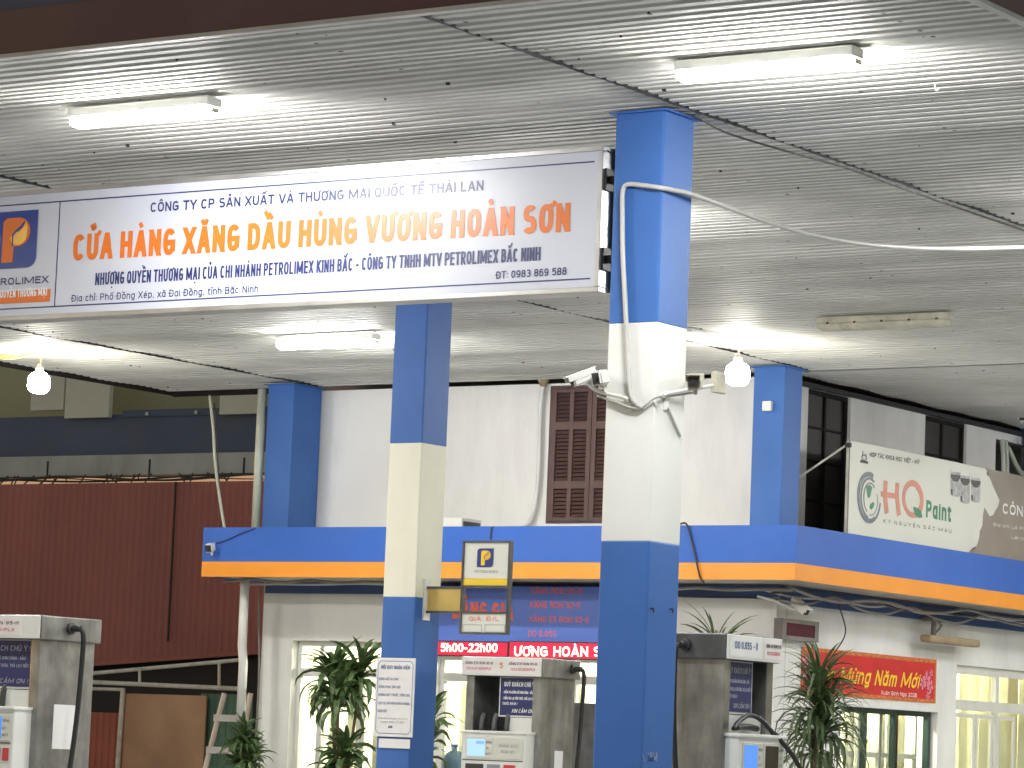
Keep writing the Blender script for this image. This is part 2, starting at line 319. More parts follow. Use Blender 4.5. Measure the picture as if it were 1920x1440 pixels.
# ---- lettering: a small condensed sans drawn as pen strokes (centre lines), so every Vietnamese mark is available
import unicodedata
def SE(a0, a1, cx=.5, cy=.5, rx=.5, ry=.5, n=14, p=2.6):
    o = []
    for k in range(n + 1):
        a = R(a0 + (a1 - a0) * k / n); c, s_ = math.cos(a), math.sin(a)
        o.append((cx + rx * math.copysign(abs(c) ** (2 / p), c), cy + ry * math.copysign(abs(s_) ** (2 / p), s_)))
    return o
XH = .72
def lo(strokes): return [[(x, y * XH) for x, y in st] for st in strokes]
GL = {
 'A': (.98, [[(0, 0), (.44, 1)], [(1, 0), (.56, 1)], [(.17, .28), (.83, .28)]]),
 'B': (.88, [[(0, 0), (0, 1)], [(0, 1)] + SE(90, -90, .5, .76, .42, .24, 8) + [(0, .52)], [(0, .52)] + SE(90, -90, .5, .26, .5, .26, 8) + [(0, 0)]]),
 'C': (.9, [SE(38, 322)]),
 'D': (.92, [[(0, 0), (0, 1)], [(0, 1)] + SE(90, -90, .4, .5, .6, .5, 12) + [(0, 0)]]),
 'E': (.78, [[(0, 0), (0, 1)], [(0, 1), (1, 1)], [(0, .52), (.9, .52)], [(0, 0), (1, 0)]]),
 'G': (.93, [SE(38, 340), [(1, .02), (1, .46)], [(.58, .46), (1, .46)]]),
 'H': (.92, [[(0, 0), (0, 1)], [(1, 0), (1, 1)], [(0, .52), (1, .52)]]),
 'I': (.0, [[(.5, 0), (.5, 1)]]),
 'K': (.92, [[(0, 0), (0, 1)], [(.03, .36), (1, 1)], [(.36, .55), (1, 0)]]),
 'L': (.74, [[(0, 1), (0, 0)], [(0, 0), (1, 0)]]),
 'M': (1.5, [[(0, 0), (0, 1)], [(1, 0), (1, 1)], [(.04, 1), (.5, .08)], [(.96, 1), (.5, .08)]]),
 'N': (.92, [[(0, 0), (0, 1)], [(1, 0), (1, 1)], [(.03, 1), (.97, 0)]]),
 'O': (.95, [SE(90, 450, n=24)]),
 'P': (.86, [[(0, 0), (0, 1)], [(0, 1)] + SE(90, -90, .5, .73, .5, .27, 8) + [(0, .46)]]),
 'Q': (.95, [SE(90, 450, n=24), [(.6, .25), (1.02, -.06)]]),
 'R': (.9, [[(0, 0), (0, 1)], [(0, 1)] + SE(90, -90, .5, .74, .48, .26, 8) + [(0, .48)], [(.52, .48), (1, 0)]]),
 'S': (.86, [SE(35, 90, .5, .76, .47, .24, 4) + SE(90, 270, .5, .76, .47, .24, 9)[1:-1] + SE(90, -90, .5, .26, .5, .26, 9) + SE(270, 210, .5, .26, .5, .26, 4)[1:]]),
 'T': (.84, [[(.5, 0), (.5, 1)], [(-.05, 1), (1.05, 1)]]),
 'U': (.9, [[(0, 1), (0, .35)] + SE(180, 360, .5, .35, .5, .35, 10, 2.3) + [(1, 1)]]),
 'V': (.96, [[(-.03, 1), (.46, 0)], [(1.03, 1), (.54, 0)]]),
 'X': (.92, [[(0, 0), (1, 1)], [(0, 1), (1, 0)]]),
 'Y': (.92, [[(.5, 0), (.5, .45)], [(-.03, 1), (.5, .42)], [(1.03, 1), (.5, .42)]]),
 '0': (.8, [SE(90, 450, n=20)]), '1': (.4, [[(.8, 0), (.8, 1)], [(.8, .96), (0, .74)]]),
 '2': (.8, [SE(165, 0, .5, .72, .48, .28, 8) + [(.9, .52), (.02, 0)], [(0, 0), (1, 0)]]),
 '3': (.8, [SE(150, -90, .47, .76, .45, .24, 9), SE(90, -150, .5, .26, .5, .26, 9)]),
 '4': (.84, [[(.72, 0), (.72, 1)], [(.72, 1), (0, .28)], [(0, .26), (1.05, .26)]]),
 '5': (.8, [[(.95, 1), (.14, 1)], [(.14, 1), (.06, .52)], [(.06, .54)] + SE(110, -150, .48, .32, .52, .32, 12)]),
 '6': (.8, [SE(90, 450, .5, .31, .5, .31, 16), [(0, .31)] + SE(180, 40, .5, .6, .5, .4, 8)]),
 '7': (.76, [[(0, 1), (1, 1)], [(.98, 1), (.36, 0)]]),
 '8': (.82, [SE(90, 450, .5, .26, .5, .26, 16), SE(90, 450, .5, .76, .44, .24, 16)]),
 '9': (.8, [SE(90, 450, .5, .69, .5, .31, 16), [(1, .69)] + SE(0, -140, .5, .4, .5, .4, 8)]),
 'a': (.74, lo([SE(90, 450, .48, .5, .48, .5, 16), [(.98, 0), (.98, 1)]])),
 'b': (.76, [[(0, 0), (0, 1)], SE(90, 450, .5, .36, .5, .36, 16)]),
 'c': (.68, lo([SE(40, 320, n=10)])),
 'd': (.76, [[(1, 0), (1, 1)], SE(90, 450, .5, .36, .5, .36, 16)]),
 'e': (.74, lo([[(0, .52), (1, .52)], SE(0, 318, n=12)])),
 'g': (.76, [SE(90, 450, .5, .36, .5, .36, 16), [(1, .72), (1, -.1)] + SE(0, -150, .5, -.06, .5, .22, 8)]),
 'h': (.72, [[(0, 0), (0, 1)], [(0, .4)] + SE(180, 0, .5, .42, .5, .30, 8) + [(1, 0)]]),
 'i': (.0, [[(.5, 0), (.5, .72)], [(.5, .9), (.5, 1.02)]]),
 'k': (.7, [[(0, 0), (0, 1)], [(.02, .26), (.95, .72)], [(.35, .42), (1, 0)]]),
 'l': (.0, [[(.5, 0), (.5, 1)]]),
 'm': (1.1, [[(0, 0), (0, .72)], [(0, .4)] + SE(180, 0, .25, .44, .25, .28, 6) + [(.5, 0)], [(.5, .4)] + SE(180, 0, .75, .44, .25, .28, 6) + [(1, 0)]]),
 'n': (.72, [[(0, 0), (0, .72)], [(0, .4)] + SE(180, 0, .5, .42, .5, .30, 8) + [(1, 0)]]),
 'o': (.76, lo([SE(90, 450, n=18)])),
 'p': (.76, [[(0, -.3), (0, .72)], SE(90, 450, .5, .36, .5, .36, 16)]),
 'q': (.76, [[(1, -.3), (1, .72)], SE(90, 450, .5, .36, .5, .36, 16)]),
 'r': (.42, [[(0, 0), (0, .72)], [(0, .42), (.3, .68), (1, .72)]]),
 's': (.66, lo(None or [SE(35, 270, .5, .76, .47, .24, 9)[:-1] + SE(90, -90, .5, .26, .5, .26, 8) + SE(270, 210, .5, .26, .5, .26, 3)[1:]])),
 't': (.42, [[(.35, .98), (.35, .12), (.5, 0), (1, 0)], [(-.1, .72), (1, .72)]]),
 'u': (.72, [[(0, .72), (0, .3)] + SE(180, 360, .5, .3, .5, .3, 8) + [(1, .72)], [(1, 0), (1, .3)]]),
 'v': (.74, [[(0, .72), (.46, 0)], [(1, .72), (.54, 0)]]),
 'x': (.7, [[(0, 0), (1, .72)], [(0, .72), (1, 0)]]),
 'y': (.74, [[(0, .72), (.5, .02)], [(1, .72), (.42, -.28), (.1, -.28)]]),
 ':': (.0, [[(.5, .02), (.5, .16)], [(.5, .56), (.5, .70)]]), '.': (.0, [[(.5, 0), (.5, .13)]]), ',': (.05, [[(.6, .12), (.3, -.16)]]), '!': (.0, [[(.5, .32), (.5, 1)], [(.5, 0), (.5, .12)]]),
 '-': (.36, [[(0, .4), (1, .4)]]), '/': (.42, [[(0, -.05), (1, 1.05)]]), '(': (.22, [SE(60, 300, 1, .45, 1, .6, 8, 2)]), ')': (.22, [SE(120, -120, 0, .45, 1, .6, 8, 2)]),
}
def marks(base, combs, w):
    """strokes for the marks above / below, in units of cap height, x relative to the glyph centre"""
    up = base.isupper() or base in 'bdhklt'; top = 1.10 if up else .84; out = []; stacked = False
    for c in combs:
        t = top + (.13 if stacked else 0); x = 0.0
        if c == '\u0302': out.append([(-.2, t), (0, t + .16), (.2, t)]); stacked = True
        elif c == '\u0306': out.append([(-.2, t + .15), (-.1, t + .02), (.1, t + .02), (.2, t + .15)]); stacked = True
        elif c == '\u0301': x = .24 if stacked else 0; out.append([(x - .06, t), (x + .12, t + .18)])
        elif c == '\u0300': x = -.24 if stacked else 0; out.append([(x + .06, t), (x - .12, t + .18)])
        elif c == '\u0309': x = .18 if stacked else 0; out.append([(x - .1, t + .17), (x + .06, t + .20), (x + .1, t + .12), (x, t + .06), (x, t)])
        elif c == '\u0303': out.append([(-.2, t + .04), (-.1, t + .13), (.08, t + .05), (.2, t + .14)])
        elif c == '\u0323': out.append([(0, -.30), (0, -.16)])
    return out
def text_mesh(txt, W, H_, wt, gap, shear):
    """outline strips of a line of text; W total width, H_ cap height, wt stroke weight / cap height"""
    wd = wt * H_; lay = []; nat = 0
    for ch in txt:
        if ch == ' ': lay.append((None, .42, None)); nat += .42; continue
        if ch in 'Đđ': base, combs = ('D' if ch == 'Đ' else 'd'), ['bar']
        else:
            d_ = unicodedata.normalize('NFD', ch); base, combs = d_[0], list(d_[1:])
        adv = GL[base][0] * .62; lay.append((base, adv, combs)); nat += adv + wt + gap
    nfix = sum(wt for l in lay if l[0]); nvar = nat - nfix - gap
    k = ((W / H_ - nfix) / nvar) if W else 1.0
    quads = []; x = 0.0
    for base, adv, combs in lay:
        if base is None: x += adv * k * H_; continue
        gw = adv * k * H_; st = []
        for s_ in GL[base][1]:
            pts = [(x + wd / 2 + px * gw, wd / 2 + py * (H_ - wd)) for px, py in s_]
            e0, e1 = s_[0][1], s_[-1][1]
            st.append((pts, e0 in (0, 1, .72), e1 in (0, 1, .72), wd))
        cx = x + wd / 2 + gw / 2; mw = wd * .78
        if 'bar' in combs: st.append(([(x - gw * .16, H_ * (.5 if base == 'D' else .84)), (x + wd / 2 + gw * (.5 if base == 'D' else 1.2), H_ * (.5 if base == 'D' else .84))], 0, 0, mw))
        if '\u031b' in combs:
            yy = 1.0 if base.isupper() else .72
            st.append(([(x + wd / 2 + gw * (.86 if base in 'Oo' else 1.0), H_ * (yy - .09)), (x + wd + gw * 1.0, H_ * (yy - .03)), (x + wd * 1.1 + gw * 1.08, H_ * (yy + .09))], 0, 0, mw))
        for m_ in marks(base, [c for c in combs if c not in ('bar', '\u031b')], wt):
            st.append(([(cx + px * H_ * max(.55, min(1, k)), py * H_) for px, py in m_], 0, 0, mw))
        for i, (pts, c0, c1, w_) in enumerate(st):
            pts = [p for j, p in enumerate(pts) if j == 0 or abs(p[0] - pts[j - 1][0]) + abs(p[1] - pts[j - 1][1]) > 1e-5 * H_]
            L_, R_ = [], []; n = len(pts)
            closed = n > 6 and abs(pts[0][0] - pts[-1][0]) + abs(pts[0][1] - pts[-1][1]) < 1e-6
            for j in range(n):
                pa = pts[j - 1] if j else (pts[-2] if closed else None); pb = pts[j + 1] if j < n - 1 else (pts[1] if closed else None); p = pts[j]
                def nd(a, b):
                    dx, dy = b[0] - a[0], b[1] - a[1]; l = math.hypot(dx, dy) or 1e-9; return dx / l, dy / l
                if pa and pb:
                    d1, d2 = nd(pa, p), nd(p, pb); tx, ty = d1[0] + d2[0], d1[1] + d2[1]; l = math.hypot(tx, ty) or 1e-9; tx, ty = tx / l, ty / l
                    nx, ny = -ty, tx; cosm = max(.62, nx * -d1[1] + ny * d1[0]); o_ = w_ / 2 / cosm; q = p
                else:
                    d_ = nd(p, pb) if pb else nd(pa, p); cap = c0 if pb else c1; q = p
                    if cap and abs(d_[1]) > .35:
                        sg_ = (-1 if pb else 1); e = w_ / 2 / abs(d_[1]); q = (p[0] + sg_ * d_[0] * e, p[1] + sg_ * d_[1] * e)
                        nx, ny = (-math.copysign(1, d_[1]), 0); o_ = w_ / 2 / abs(d_[1])
                    else:
                        nx, ny = -d_[1], d_[0]; o_ = w_ / 2
                        if abs(d_[0]) > .9: e = (-1 if pb else 1) * w_ / 2; q = (p[0] + d_[0] * e, p[1] + d_[1] * e)
                L_.append((q[0] + nx * o_, q[1] + ny * o_)); R_.append((q[0] - nx * o_, q[1] - ny * o_))
            for j in range(n - 1): quads.append((L_[j], R_[j], R_[j + 1], L_[j + 1], i % 6))
        x += gw + wd + gap * k * H_
    return quads, x - gap * k * H_
def letter(txt, parent, o, u, wdt, caph, m, bold=0.0, shear=0.0, align='L', v=(0, 0, 1), n=None, local=False, name='lettering', wt=None, gap=.16):
    """flat lettering: baseline start o, reading direction u, total width wdt (0 = natural), capital height caph"""
    if not txt: return None
    wt = wt or (.13 + bold * 3)
    quads, full = text_mesh(txt, wdt, caph, wt, gap, shear)
    off = 0 if align == 'L' else (-full / 2 if align == 'C' else -full)
    o = Vector(o); u = Vector(u).normalized(); v = Vector(v); n = Vector(n) if n else u.cross(v)
    L = Vector((0, 0, 0)) if local else origin(parent)
    vs, fs = [], []
    for *q, lay in quads:
        b0 = len(vs)
        for (a, b_) in q: vs.append(o + u * (a + off + shear * b_) + v * b_ + n * (lay * .00025) - L)
        fs.append((b0, b0 + 1, b0 + 2, b0 + 3))
    me = bpy.data.meshes.new(name); me.from_pydata(vs, [], fs); me.materials.append(M[m] if isinstance(m, str) else m)
    ob = bpy.data.objects.new(name, me); col.objects.link(ob); ob.parent = parent
    return ob
def letter_px(txt, parent, ax, val, p0, p1, topy, m, **k):
    """lettering between two measured baseline ends on the plane coordinate[ax] = val; topy = capital top above p0"""
    a, b = at(*p0, ax, val), at(*p1, ax, val); t = at(p0[0], topy, ax, val)
    u = b - a
    return letter(txt, parent, a, u, u.length, t.z - a.z, m, **k)

# logo: blue tile with a P and a drop.  c = centre, h = tile height; drawn in plane (u, z), facing n
def logo(parent, c, u, n, h, wd, pm='t_orange', dm='gold', bm_='logoblue'):
    c, u, n = Vector(c), Vector(u), Vector(n); z = Vector((0, 0, 1))
    P = lambda a, b, d: c + u * (a * wd) + z * (b * h) + n * d
    def rr(corners):
        pts = []
        for (x, y, r, a0) in corners:
            if r == 0: pts.append((x, y)); continue
            for k in range(7):
                a = R(a0 + 90 * k / 6); pts.append((x + r * math.cos(a), y + r * math.sin(a)))
        return pts
    tile = rr([(.5, .5, 0, 0), (-.32, .32, .18, 90), (-.5, -.5, 0, 0), (.32, -.32, .18, 270)])
    b = B(); b.prism([P(x, y, .000) for x, y in tile], n * .003); t = obj('logo_tile', b, bm_, parent)
    # P : stem plus bowl
    pts = [(-.24, -.40), (.0, -.40), (.0, -.12)]
    for k in range(13):
        a = R(-90 + 180 * k / 12); pts.append((.10 + .25 * math.cos(a), .13 + .25 * math.sin(a)))
    pts += [(-.16, .38), (-.24, .32)]
    b = B(); b.prism([P(x, y, .0032) for x, y in pts], n * .003); obj('logo_letter', b, pm, t)
    dr = []
    for k in range(12):
        a = R(200 + 170 * k / 11); dr.append((.10 + .19 * math.cos(a) * 1.0, .09 + .19 * math.sin(a)))
    dr += [(.30, .20), (.26, .29), (.20, .20), (.12, .13), (.0, .12)]
    b = B(); b.prism([P(x, y, .0064) for x, y in dr], n * .003); obj('logo_drop', b, dm, t)
    sw = [(-.02, -.12), (.0, -.12), (.0, .06), (.06, .13), (.16, .18), (.24, .28), (.23, .32), (.14, .22), (.04, .16), (-.03, .08)]
    b = B(); b.prism([P(x, y, .0098) for x, y in sw], n * .0012); obj('logo_swoosh', b, bm_, t)
    return t

# ------------------------------------------------------------------ setting: ground
struct('ground', B().box(-400, 400, -60, 700, -.2, 0), 'ground')

# ------------------------------------------------------------------ canopy
H = 5.9
can = thing('canopy', 'wide forecourt canopy with white ribbed metal ceiling and fascia in dimmed orange and blue', 'canopy', (-17, 24, 5.9))
def sheet(x0, x1, y0, y1, sag):
    b = B(); pitch = .13; prof = []
    y = y0
    while y < y1:
        prof += [(y, 0), (y + pitch * .46, 0), (y + pitch * .56, .022), (y + pitch * .90, .022)]
        y += pitch
    nx = max(2, int((x1 - x0) / .45)); rows = []
    for i in range(nx + 1):
        x = x0 + (x1 - x0) * i / nx; row = []
        for (yy, dz) in prof:
            z = H + dz
            z += .007 * math.sin(yy * 2 * math.pi / 1.23 + 1.3) + .010 * noise.noise(Vector((x * .35, yy * .9, 1.7)))
            z += .005 * noise.noise(Vector((x * 1.1, yy * 3.1, 6.2)))
            row.append(b.bm.verts.new((x, yy, z)))
        rows.append(row)
    for i in range(nx):
        for k in range(len(prof) - 1): b.bm.faces.new((rows[i][k], rows[i + 1][k], rows[i + 1][k + 1], rows[i][k + 1]))
    return obj('ceiling_sheet', b, 'ceil', can, smooth=False)
sheet(-26.95, -24.609, 15.98, 32.60, 1.0)
sheet(-24.601, -17.909, 15.98, 32.60, 2.2)
sheet(-17.901, -11.489, 15.98, 32.60, 3.7)
sheet(-11.481, -8.40, 15.98, 32.60, 5.1)
sheet(-18.30, -8.40, 32.62, 46.0, 6.3)
# ragged sheet ends: dark lapped strips over each column line
for xj in (-24.605, -17.905, -11.485):
    b = B(); y = 16.0; ring = None
    while y < 32.58:
        hw = random.uniform(.003, .006); o_ = random.uniform(-.006, .006); zz = H - random.uniform(.008, .013)
        r_ = [b.bm.verts.new(p) for p in ((xj - hw + o_, y, H + .02), (xj - hw + o_, y, zz), (xj + hw + o_, y, zz), (xj + hw + o_, y, H + .02))]
        if ring:
            for k in range(3): b.bm.faces.new((ring[k], r_[k], r_[k + 1], ring[k + 1]))
        ring = r_; y += random.uniform(.03, .07)
    obj('lap_joint', b, 'dark', can)
obj('roof_deck', B().box(-26.95, -8.40, 15.98, 46.0, 6.12, 6.2), 'concrete', can)
obj('edge_trim', B().box(-27.02, -8.33, 15.905, 15.965, 5.878, 5.904), 'trim', can)
obj('edge_trim', B().box(-8.36, -8.30, 15.97, 46.0, 5.878, 5.904), 'trim', can)
obj('edge_trim', B().box(-27.02, -26.96, 15.97, 32.7, 5.86, 5.93), 'darkframe', can)
obj('edge_trim', B().box(-26.95, -25.1, 32.62, 32.68, 5.84, 5.93), 'darkframe', can)
obj('fascia_stripe', B().box(-27.0, -8.35, 15.915, 15.95, 5.905, 6.19), 'dimorangefascia', can)
obj('fascia_panel', B().box(-27.0, -8.35, 15.92, 15.95, 6.192, 7.1), 'dimbluefascia', can)
obj('fascia_stripe', B().box(-8.345, -8.31, 15.952, 46.0, 5.905, 6.19), 'dimorangefascia', can)
obj('fascia_panel', B().box(-8.345, -8.315, 15.952, 46.0, 6.192, 7.1), 'dimbluefascia', can)

# ------------------------------------------------------------------ support columns
def column(label, x0, x1, y0, y1, zb=3.021, zw=4.457, white='white', ztop=H - .02, cap=True):
    t = thing('support_column', label, 'column', ((x0 + x1) / 2, (y0 + y1) / 2, 0), 0, 'canopy support columns')
    if white:
        obj('lower_shaft', B().box(x0, x1, y0, y1, 0, zb, .012), 'blue', t)
        obj('middle_band', B().box(x0 + .001, x1 - .001, y0 + .001, y1 - .001, zb - .01, zw + .01, .010), white, t)
        obj('upper_shaft', B().box(x0, x1, y0, y1, zw, ztop, .012), 'blue', t)
    else:
        obj('shaft', B().box(x0, x1, y0, y1, 4.10, ztop, .012), 'blue', t)
    if cap: obj('cap_plate', B().box(x0 - .035, x1 + .035, y0 - .035, y1 + .035, ztop - .008, ztop + .004), 'blue', t)
    return t
P1X0, P1X1, P1Y0, P1Y1 = -11.985, -11.605, 18.994, 19.385
p1 = column('tall blue column with white middle band nearest the camera, security cameras strapped around it', P1X0, P1X1, P1Y0, P1Y1)
b = B()
for px, py in ((1220, 1141), (1256, 1142)):
    q = at(px, py, 0, P1X1); b.tube([q, q + Vector((.022, 0, .0)), q + Vector((.025, 0, -.025))], .006, 6)
obj('hook', b, 'black', p1)
q = at(1205, 1427, 0, P1X1)
letter('x 18M', p1, q, (0, 1, 0), .18, .06, 't_faint')
p2 = column('slimmer looking blue column with cream middle band carrying the staff notice', -18.765, -18.39, 25.95, 26.36, white='cream')
column('plain blue column at the left end of the kiosk above the fascia', -25.04, -24.65, 32.1, 32.66, white=None)
column('plain blue column at the kiosk corner behind the right hanging bulb', -18.30, -17.915, 32.0, 32.40, white=None)
column('plain blue column far right, half cut off by the photo edge', -18.30, -17.90, 38.85, 39.25, white=None)

# ------------------------------------------------------------------ ceiling lamps
def tube_lamp(label, x0, x1, y, lit=True, wd=.15):
    t = thing('fluorescent_lamp', label, 'ceiling lamp', ((x0 + x1) / 2, y, H - .16), 0, 'fluorescent lamps on the canopy ceiling')
    h = wd / 2
    zt = H - .02
    obj('housing', B().box(x0, x1, y - h * (1.02 if lit else .8), y + h * (1.02 if lit else .8), zt - .07, zt, .012), 'plastic' if lit else 'dirtyplastic', t)
    # lens: long rounded trough
    b = B(); n = 10; rings = []
    L = x1 - x0 - .02; xs = [0, .012, .035, .07, L - .07, L - .035, L - .012, L]; ks = [.62, .82, .95, 1, 1, .95, .82, .62]
    for xx, k in zip(xs, ks):
        ring = []
        for i in range(n + 1):
            a = math.pi * i / n
            ring.append(b.bm.verts.new((x0 + .01 + xx, y + math.cos(a) * h * k, zt - .072 - math.sin(a) ** .7 * .062 * k)))
        rings.append(ring)
    for i in range(len(rings) - 1):
        for k in range(n): b.bm.faces.new((rings[i][k], rings[i][k + 1], rings[i + 1][k + 1], rings[i + 1][k]))
    b.bm.faces.new(rings[0]); b.bm.faces.new(rings[-1][::-1])
    b.bm.faces.new([r[0] for r in rings] + [r[-1] for r in rings[::-1]])
    obj('diffuser', b, 'tube' if lit else 'dirtyplastic', t, smooth=False)
    for xx in ((x0 + .004, x1 - .004)):
        obj('end_cap', B().box(xx - .012, xx + .012, y - h * .5, y + h * .5, zt - .108, zt - .074, .006), 'dirtyplastic', t)
    if lit: return t
    b = B()
    for k in range(5):
        xx = x0 + .12 + (x1 - x0 - .24) * k / 4
        for s in (-1, 1): b.box(xx - .012, xx + .012, y + s * h * .84 - .006, y + s * h * .84 + .006, zt - .076, zt - .052, .002)
    obj('clip', b, 'alu' if lit else 'blackmetal', t)
    return t
tube_lamp('lit fluorescent lamp above the big sign, near its left letters', -15.43, -14.19, 17.47)
tube_lamp('lit fluorescent lamp at upper right, biggest and brightest of the ceiling lamps', -10.73, -9.49, 17.72)
tube_lamp('lit fluorescent lamp seen small below the big sign beside the cream banded column', -22.0, -20.72, 28.35)
tube_lamp('unlit yellowed fluorescent lamp on the right part of the ceiling', -15.66, -14.26, 28.62, lit=False)
_q = at(1156, 404, 2, H - .1)
tube_lamp('lit fluorescent lamp hidden behind the big sign, one bright end showing beside the near column', _q.x - 1.24, _q.x, _q.y)
tube_lamp('lit fluorescent lamp just past the right edge, only its glow on the ceiling shows', -10.55, -9.31, 23.4)
for k_, (x_, y_) in enumerate(((-22.0, 17.5), (-22.0, 23.2), (-26.6, 17.5), (-26.6, 23.2), (-10.6, 28.5), (-10.6, 34.5), (-10.6, 40.5), (-14.6, 34.5), (-14.2, 40.5))):  # unseen lamps added along the lamp grid for more even light
    tube_lamp('added unseen fluorescent lamp on the ceiling grid, evening out the light', x_, x_ + 1.24, y_)
# hanging bulbs
def hang_bulb(label, p, zb, r, cable='cablew'):
    t = thing('hanging_bulb', label, 'light bulb', (p.x, p.y, zb), 0, 'bare bulbs hanging from the ceiling')
    obj('flex', B().tube([(p.x, p.y, p.z), (p.x + .012, p.y, (p.z + zb) / 2 + .1), (p.x, p.y, zb + r * 1.75)], .008, 6, 4), cable, t)
    obj('socket', B().lathe((p.x, p.y, zb), [(r * .34, r * 1.1), (r * .38, r * 1.3), (r * .30, r * 1.7), (r * .12, r * 1.85)], 14), 'dustyframe', t, smooth=True)
    pr = [(r * .1, -r * .86), (r * .55, -r * .8), (r * .86, -r * .6), (r, -r * .25), (r, r * .3), (r * .9, r * .7), (r * .6, r * .98), (r * .36, r * 1.1)]
    obj('glass', B().lathe((p.x, p.y, zb), pr, 22), 'bulb', t, smooth=True)
    return t
pr_ = at(1385, 640, 2, H - .03); hang_bulb('glowing bulb hanging right of the near column, by the kiosk corner', pr_, at(1383, 704, 1, pr_.y).z, .125)
pl_ = at(76, 660, 2, H - .03); hang_bulb('glowing bulb hanging at the left edge over the dark blue neighbour band', pl_, at(75, 720, 1, pl_.y).z, .125, 'cabley')
# conduits carrying the bulbs
a0 = at(1270, 618, 2, H - .03)
tag(obj('cable_duct', B().box(pr_.x - .03, pr_.x + .03, a0.y, pr_.y + .05, H - .05, H - .02, .006), 'pvc'), 'white cable duct on the ceiling leading to the right hanging bulb', 'cable duct')
a1 = at(-40, 664, 2, H - .04)
tag(obj('cable', B().tube([a1, a1.lerp(pl_, .5) + Vector((0, 0, -.06)), pl_], .012, 6, 6).tube([a1 + Vector((0, .1, 0)), a1.lerp(pl_, .5) + Vector((0, .1, -.02)), pl_], .010, 6, 6), 'cabley'), 'looped yellow cable along the ceiling to the left hanging bulb', 'cable')
# ceiling cable following the joint right of the near column
pts = [at(1303, 215, 2, H - .02), at(1360, 248, 2, H - .03), at(1480, 285, 2, H - .06), at(1590, 316, 2, H - .03), at(1700, 356, 2, H - .06), at(1820, 398, 2, H - .03), at(1960, 445, 2, H - .05)]
tag(obj('cable', B().tube(pts, .008, 6, 6), 'cabled'), 'thin dark cable strung along the ceiling joint right of the near column', 'cable')
q = at(1754, 155, 2, H - .01)
tag(obj('ceiling_hook', B().tube([q, q + Vector((0, 0, -.035)), q + Vector((.015, 0, -.05)), q + Vector((.03, 0, -.035))], .007, 6, 4), 'pvc'), 'small white hook hanging from the ribbed ceiling at upper right', 'hook')
q = at(205, 345, 2, H - .01)
tag(obj('wire_scrap', B().tube([q, q + Vector((.03, .0, -.05)), q + Vector((-.03, .0, -.02)), q + Vector((-.07, 0, .005))], .008, 6, 3), 'stem'), 'scrap of tan wire dangling from the ceiling above the big sign', 'wire')

# ------------------------------------------------------------------ big name sign
SY = 19.12
sx0, sx1, sz0, sz1 = -18.06, -12.165, 4.715, 5.685
sg = thing('name_sign', 'long white petrol station sign with orange and navy lettering hung between columns', 'sign', ((sx0 + sx1) / 2, SY, sz0))
obj('frame', B().box(sx0, sx1, SY + .012, SY + .16, sz0, sz1), 'alu', sg)
b = B()
for (z0, z1) in ((sz0 - .012, sz0 + .022), (sz1 - .022, sz1 + .012)): b.box(sx0 - .012, sx1 + .012, SY - .006, SY + .165, z0, z1, .004)
b.box(sx1 - .022, sx1 + .012, SY - .005, SY + .164, sz0 + .0225, sz1 - .0225, .003); b.box(sx0 - .012, sx0 + .022, SY - .005, SY + .164, sz0 + .0225, sz1 - .0225, .003)
obj('frame_edge', b, 'alu', sg)
panel = obj('sign_panel', B().box(sx0 + .023, sx1 - .023, SY, SY + .011, sz0 + .023, sz1 - .023), 'signwhite', sg)
b = B(); T = .0012
def hline(x0, x1, z, th=.010): b.box(x0, x1, SY - T, SY - .0001, z - th / 2, z + th / 2)
xb0, xb1 = sx0 + .03, at(1115, 300, 1, SY).x
zb1, zb0 = at(1115, 303, 1, SY).z, at(1110, 522, 1, SY).z
hline(xb0, xb1, zb1); hline(xb0, xb1, zb0)
xd = at(108, 470, 1, SY).x
b.box(xd - .005, xd + .005, SY - T, SY - .0001, zb0 + .005, zb1 - .005)
obj('border_line', b, 't_navy', panel)
S = SY - .003
letter_px('CÔNG TY CP SẢN XUẤT VÀ THƯƠNG MẠI QUỐC TẾ THÁI LAN', panel, 1, S, (282, 398), (906, 357), 380, 't_navy', wt=.185)
letter_px('CỬA HÀNG XĂNG DẦU HÙNG VƯƠNG HOÀN SƠN', panel, 1, S, (136, 489), (1068, 434), 440, 't_orange', wt=.215)
letter_px('NHƯỢNG QUYỀN THƯƠNG MẠI CỦA CHI NHÁNH PETROLIMEX KINH BẮC - CÔNG TY TNHH MTV PETROLIMEX BẮC NINH', panel, 1, S, (178, 535), (1013, 488), 512, 't_navy', wt=.16)
letter_px('Địa chỉ: Phố Đồng Xép, xã Đại Đồng, tỉnh Bắc Ninh', panel, 1, S, (134, 566), (484, 548), 553, 't_navy', wt=.145)
letter_px('ĐT: 0983 869 588', panel, 1, S, (930, 523), (1062, 515), 509, 't_navy', wt=.16)
lt, lb = at(73, 393, 1, SY), at(73, 500, 1, SY)
lc = at(27, 449, 1, SY); lh = lt.z - lb.z
lw = (lt.x - lc.x) * 2
logo(panel, (lc.x, SY - .0035, (lt.z + lb.z) / 2), (1, 0, 0), (0, -1, 0), lh, lw)
letter_px('PETROLIMEX', panel, 1, S, (-38, 537), (90, 530), 524, 't_navy', wt=.19)
q0, q1 = at(-44, 572, 1, SY), at(95, 542, 1, SY); q2 = at(95, 565, 1, SY)
lab = obj('orange_label', B().box(q0.x, q1.x, SY - .003, SY - .0001, q2.z, q1.z), 't_orange', panel)
letter('NHƯỢNG QUYỀN THƯƠNG MẠI', lab, (q0.x + .03, SY - .0055, q2.z + .045), (1, 0, 0), q1.x - q0.x - .06, .062, 't_white', wt=.15)
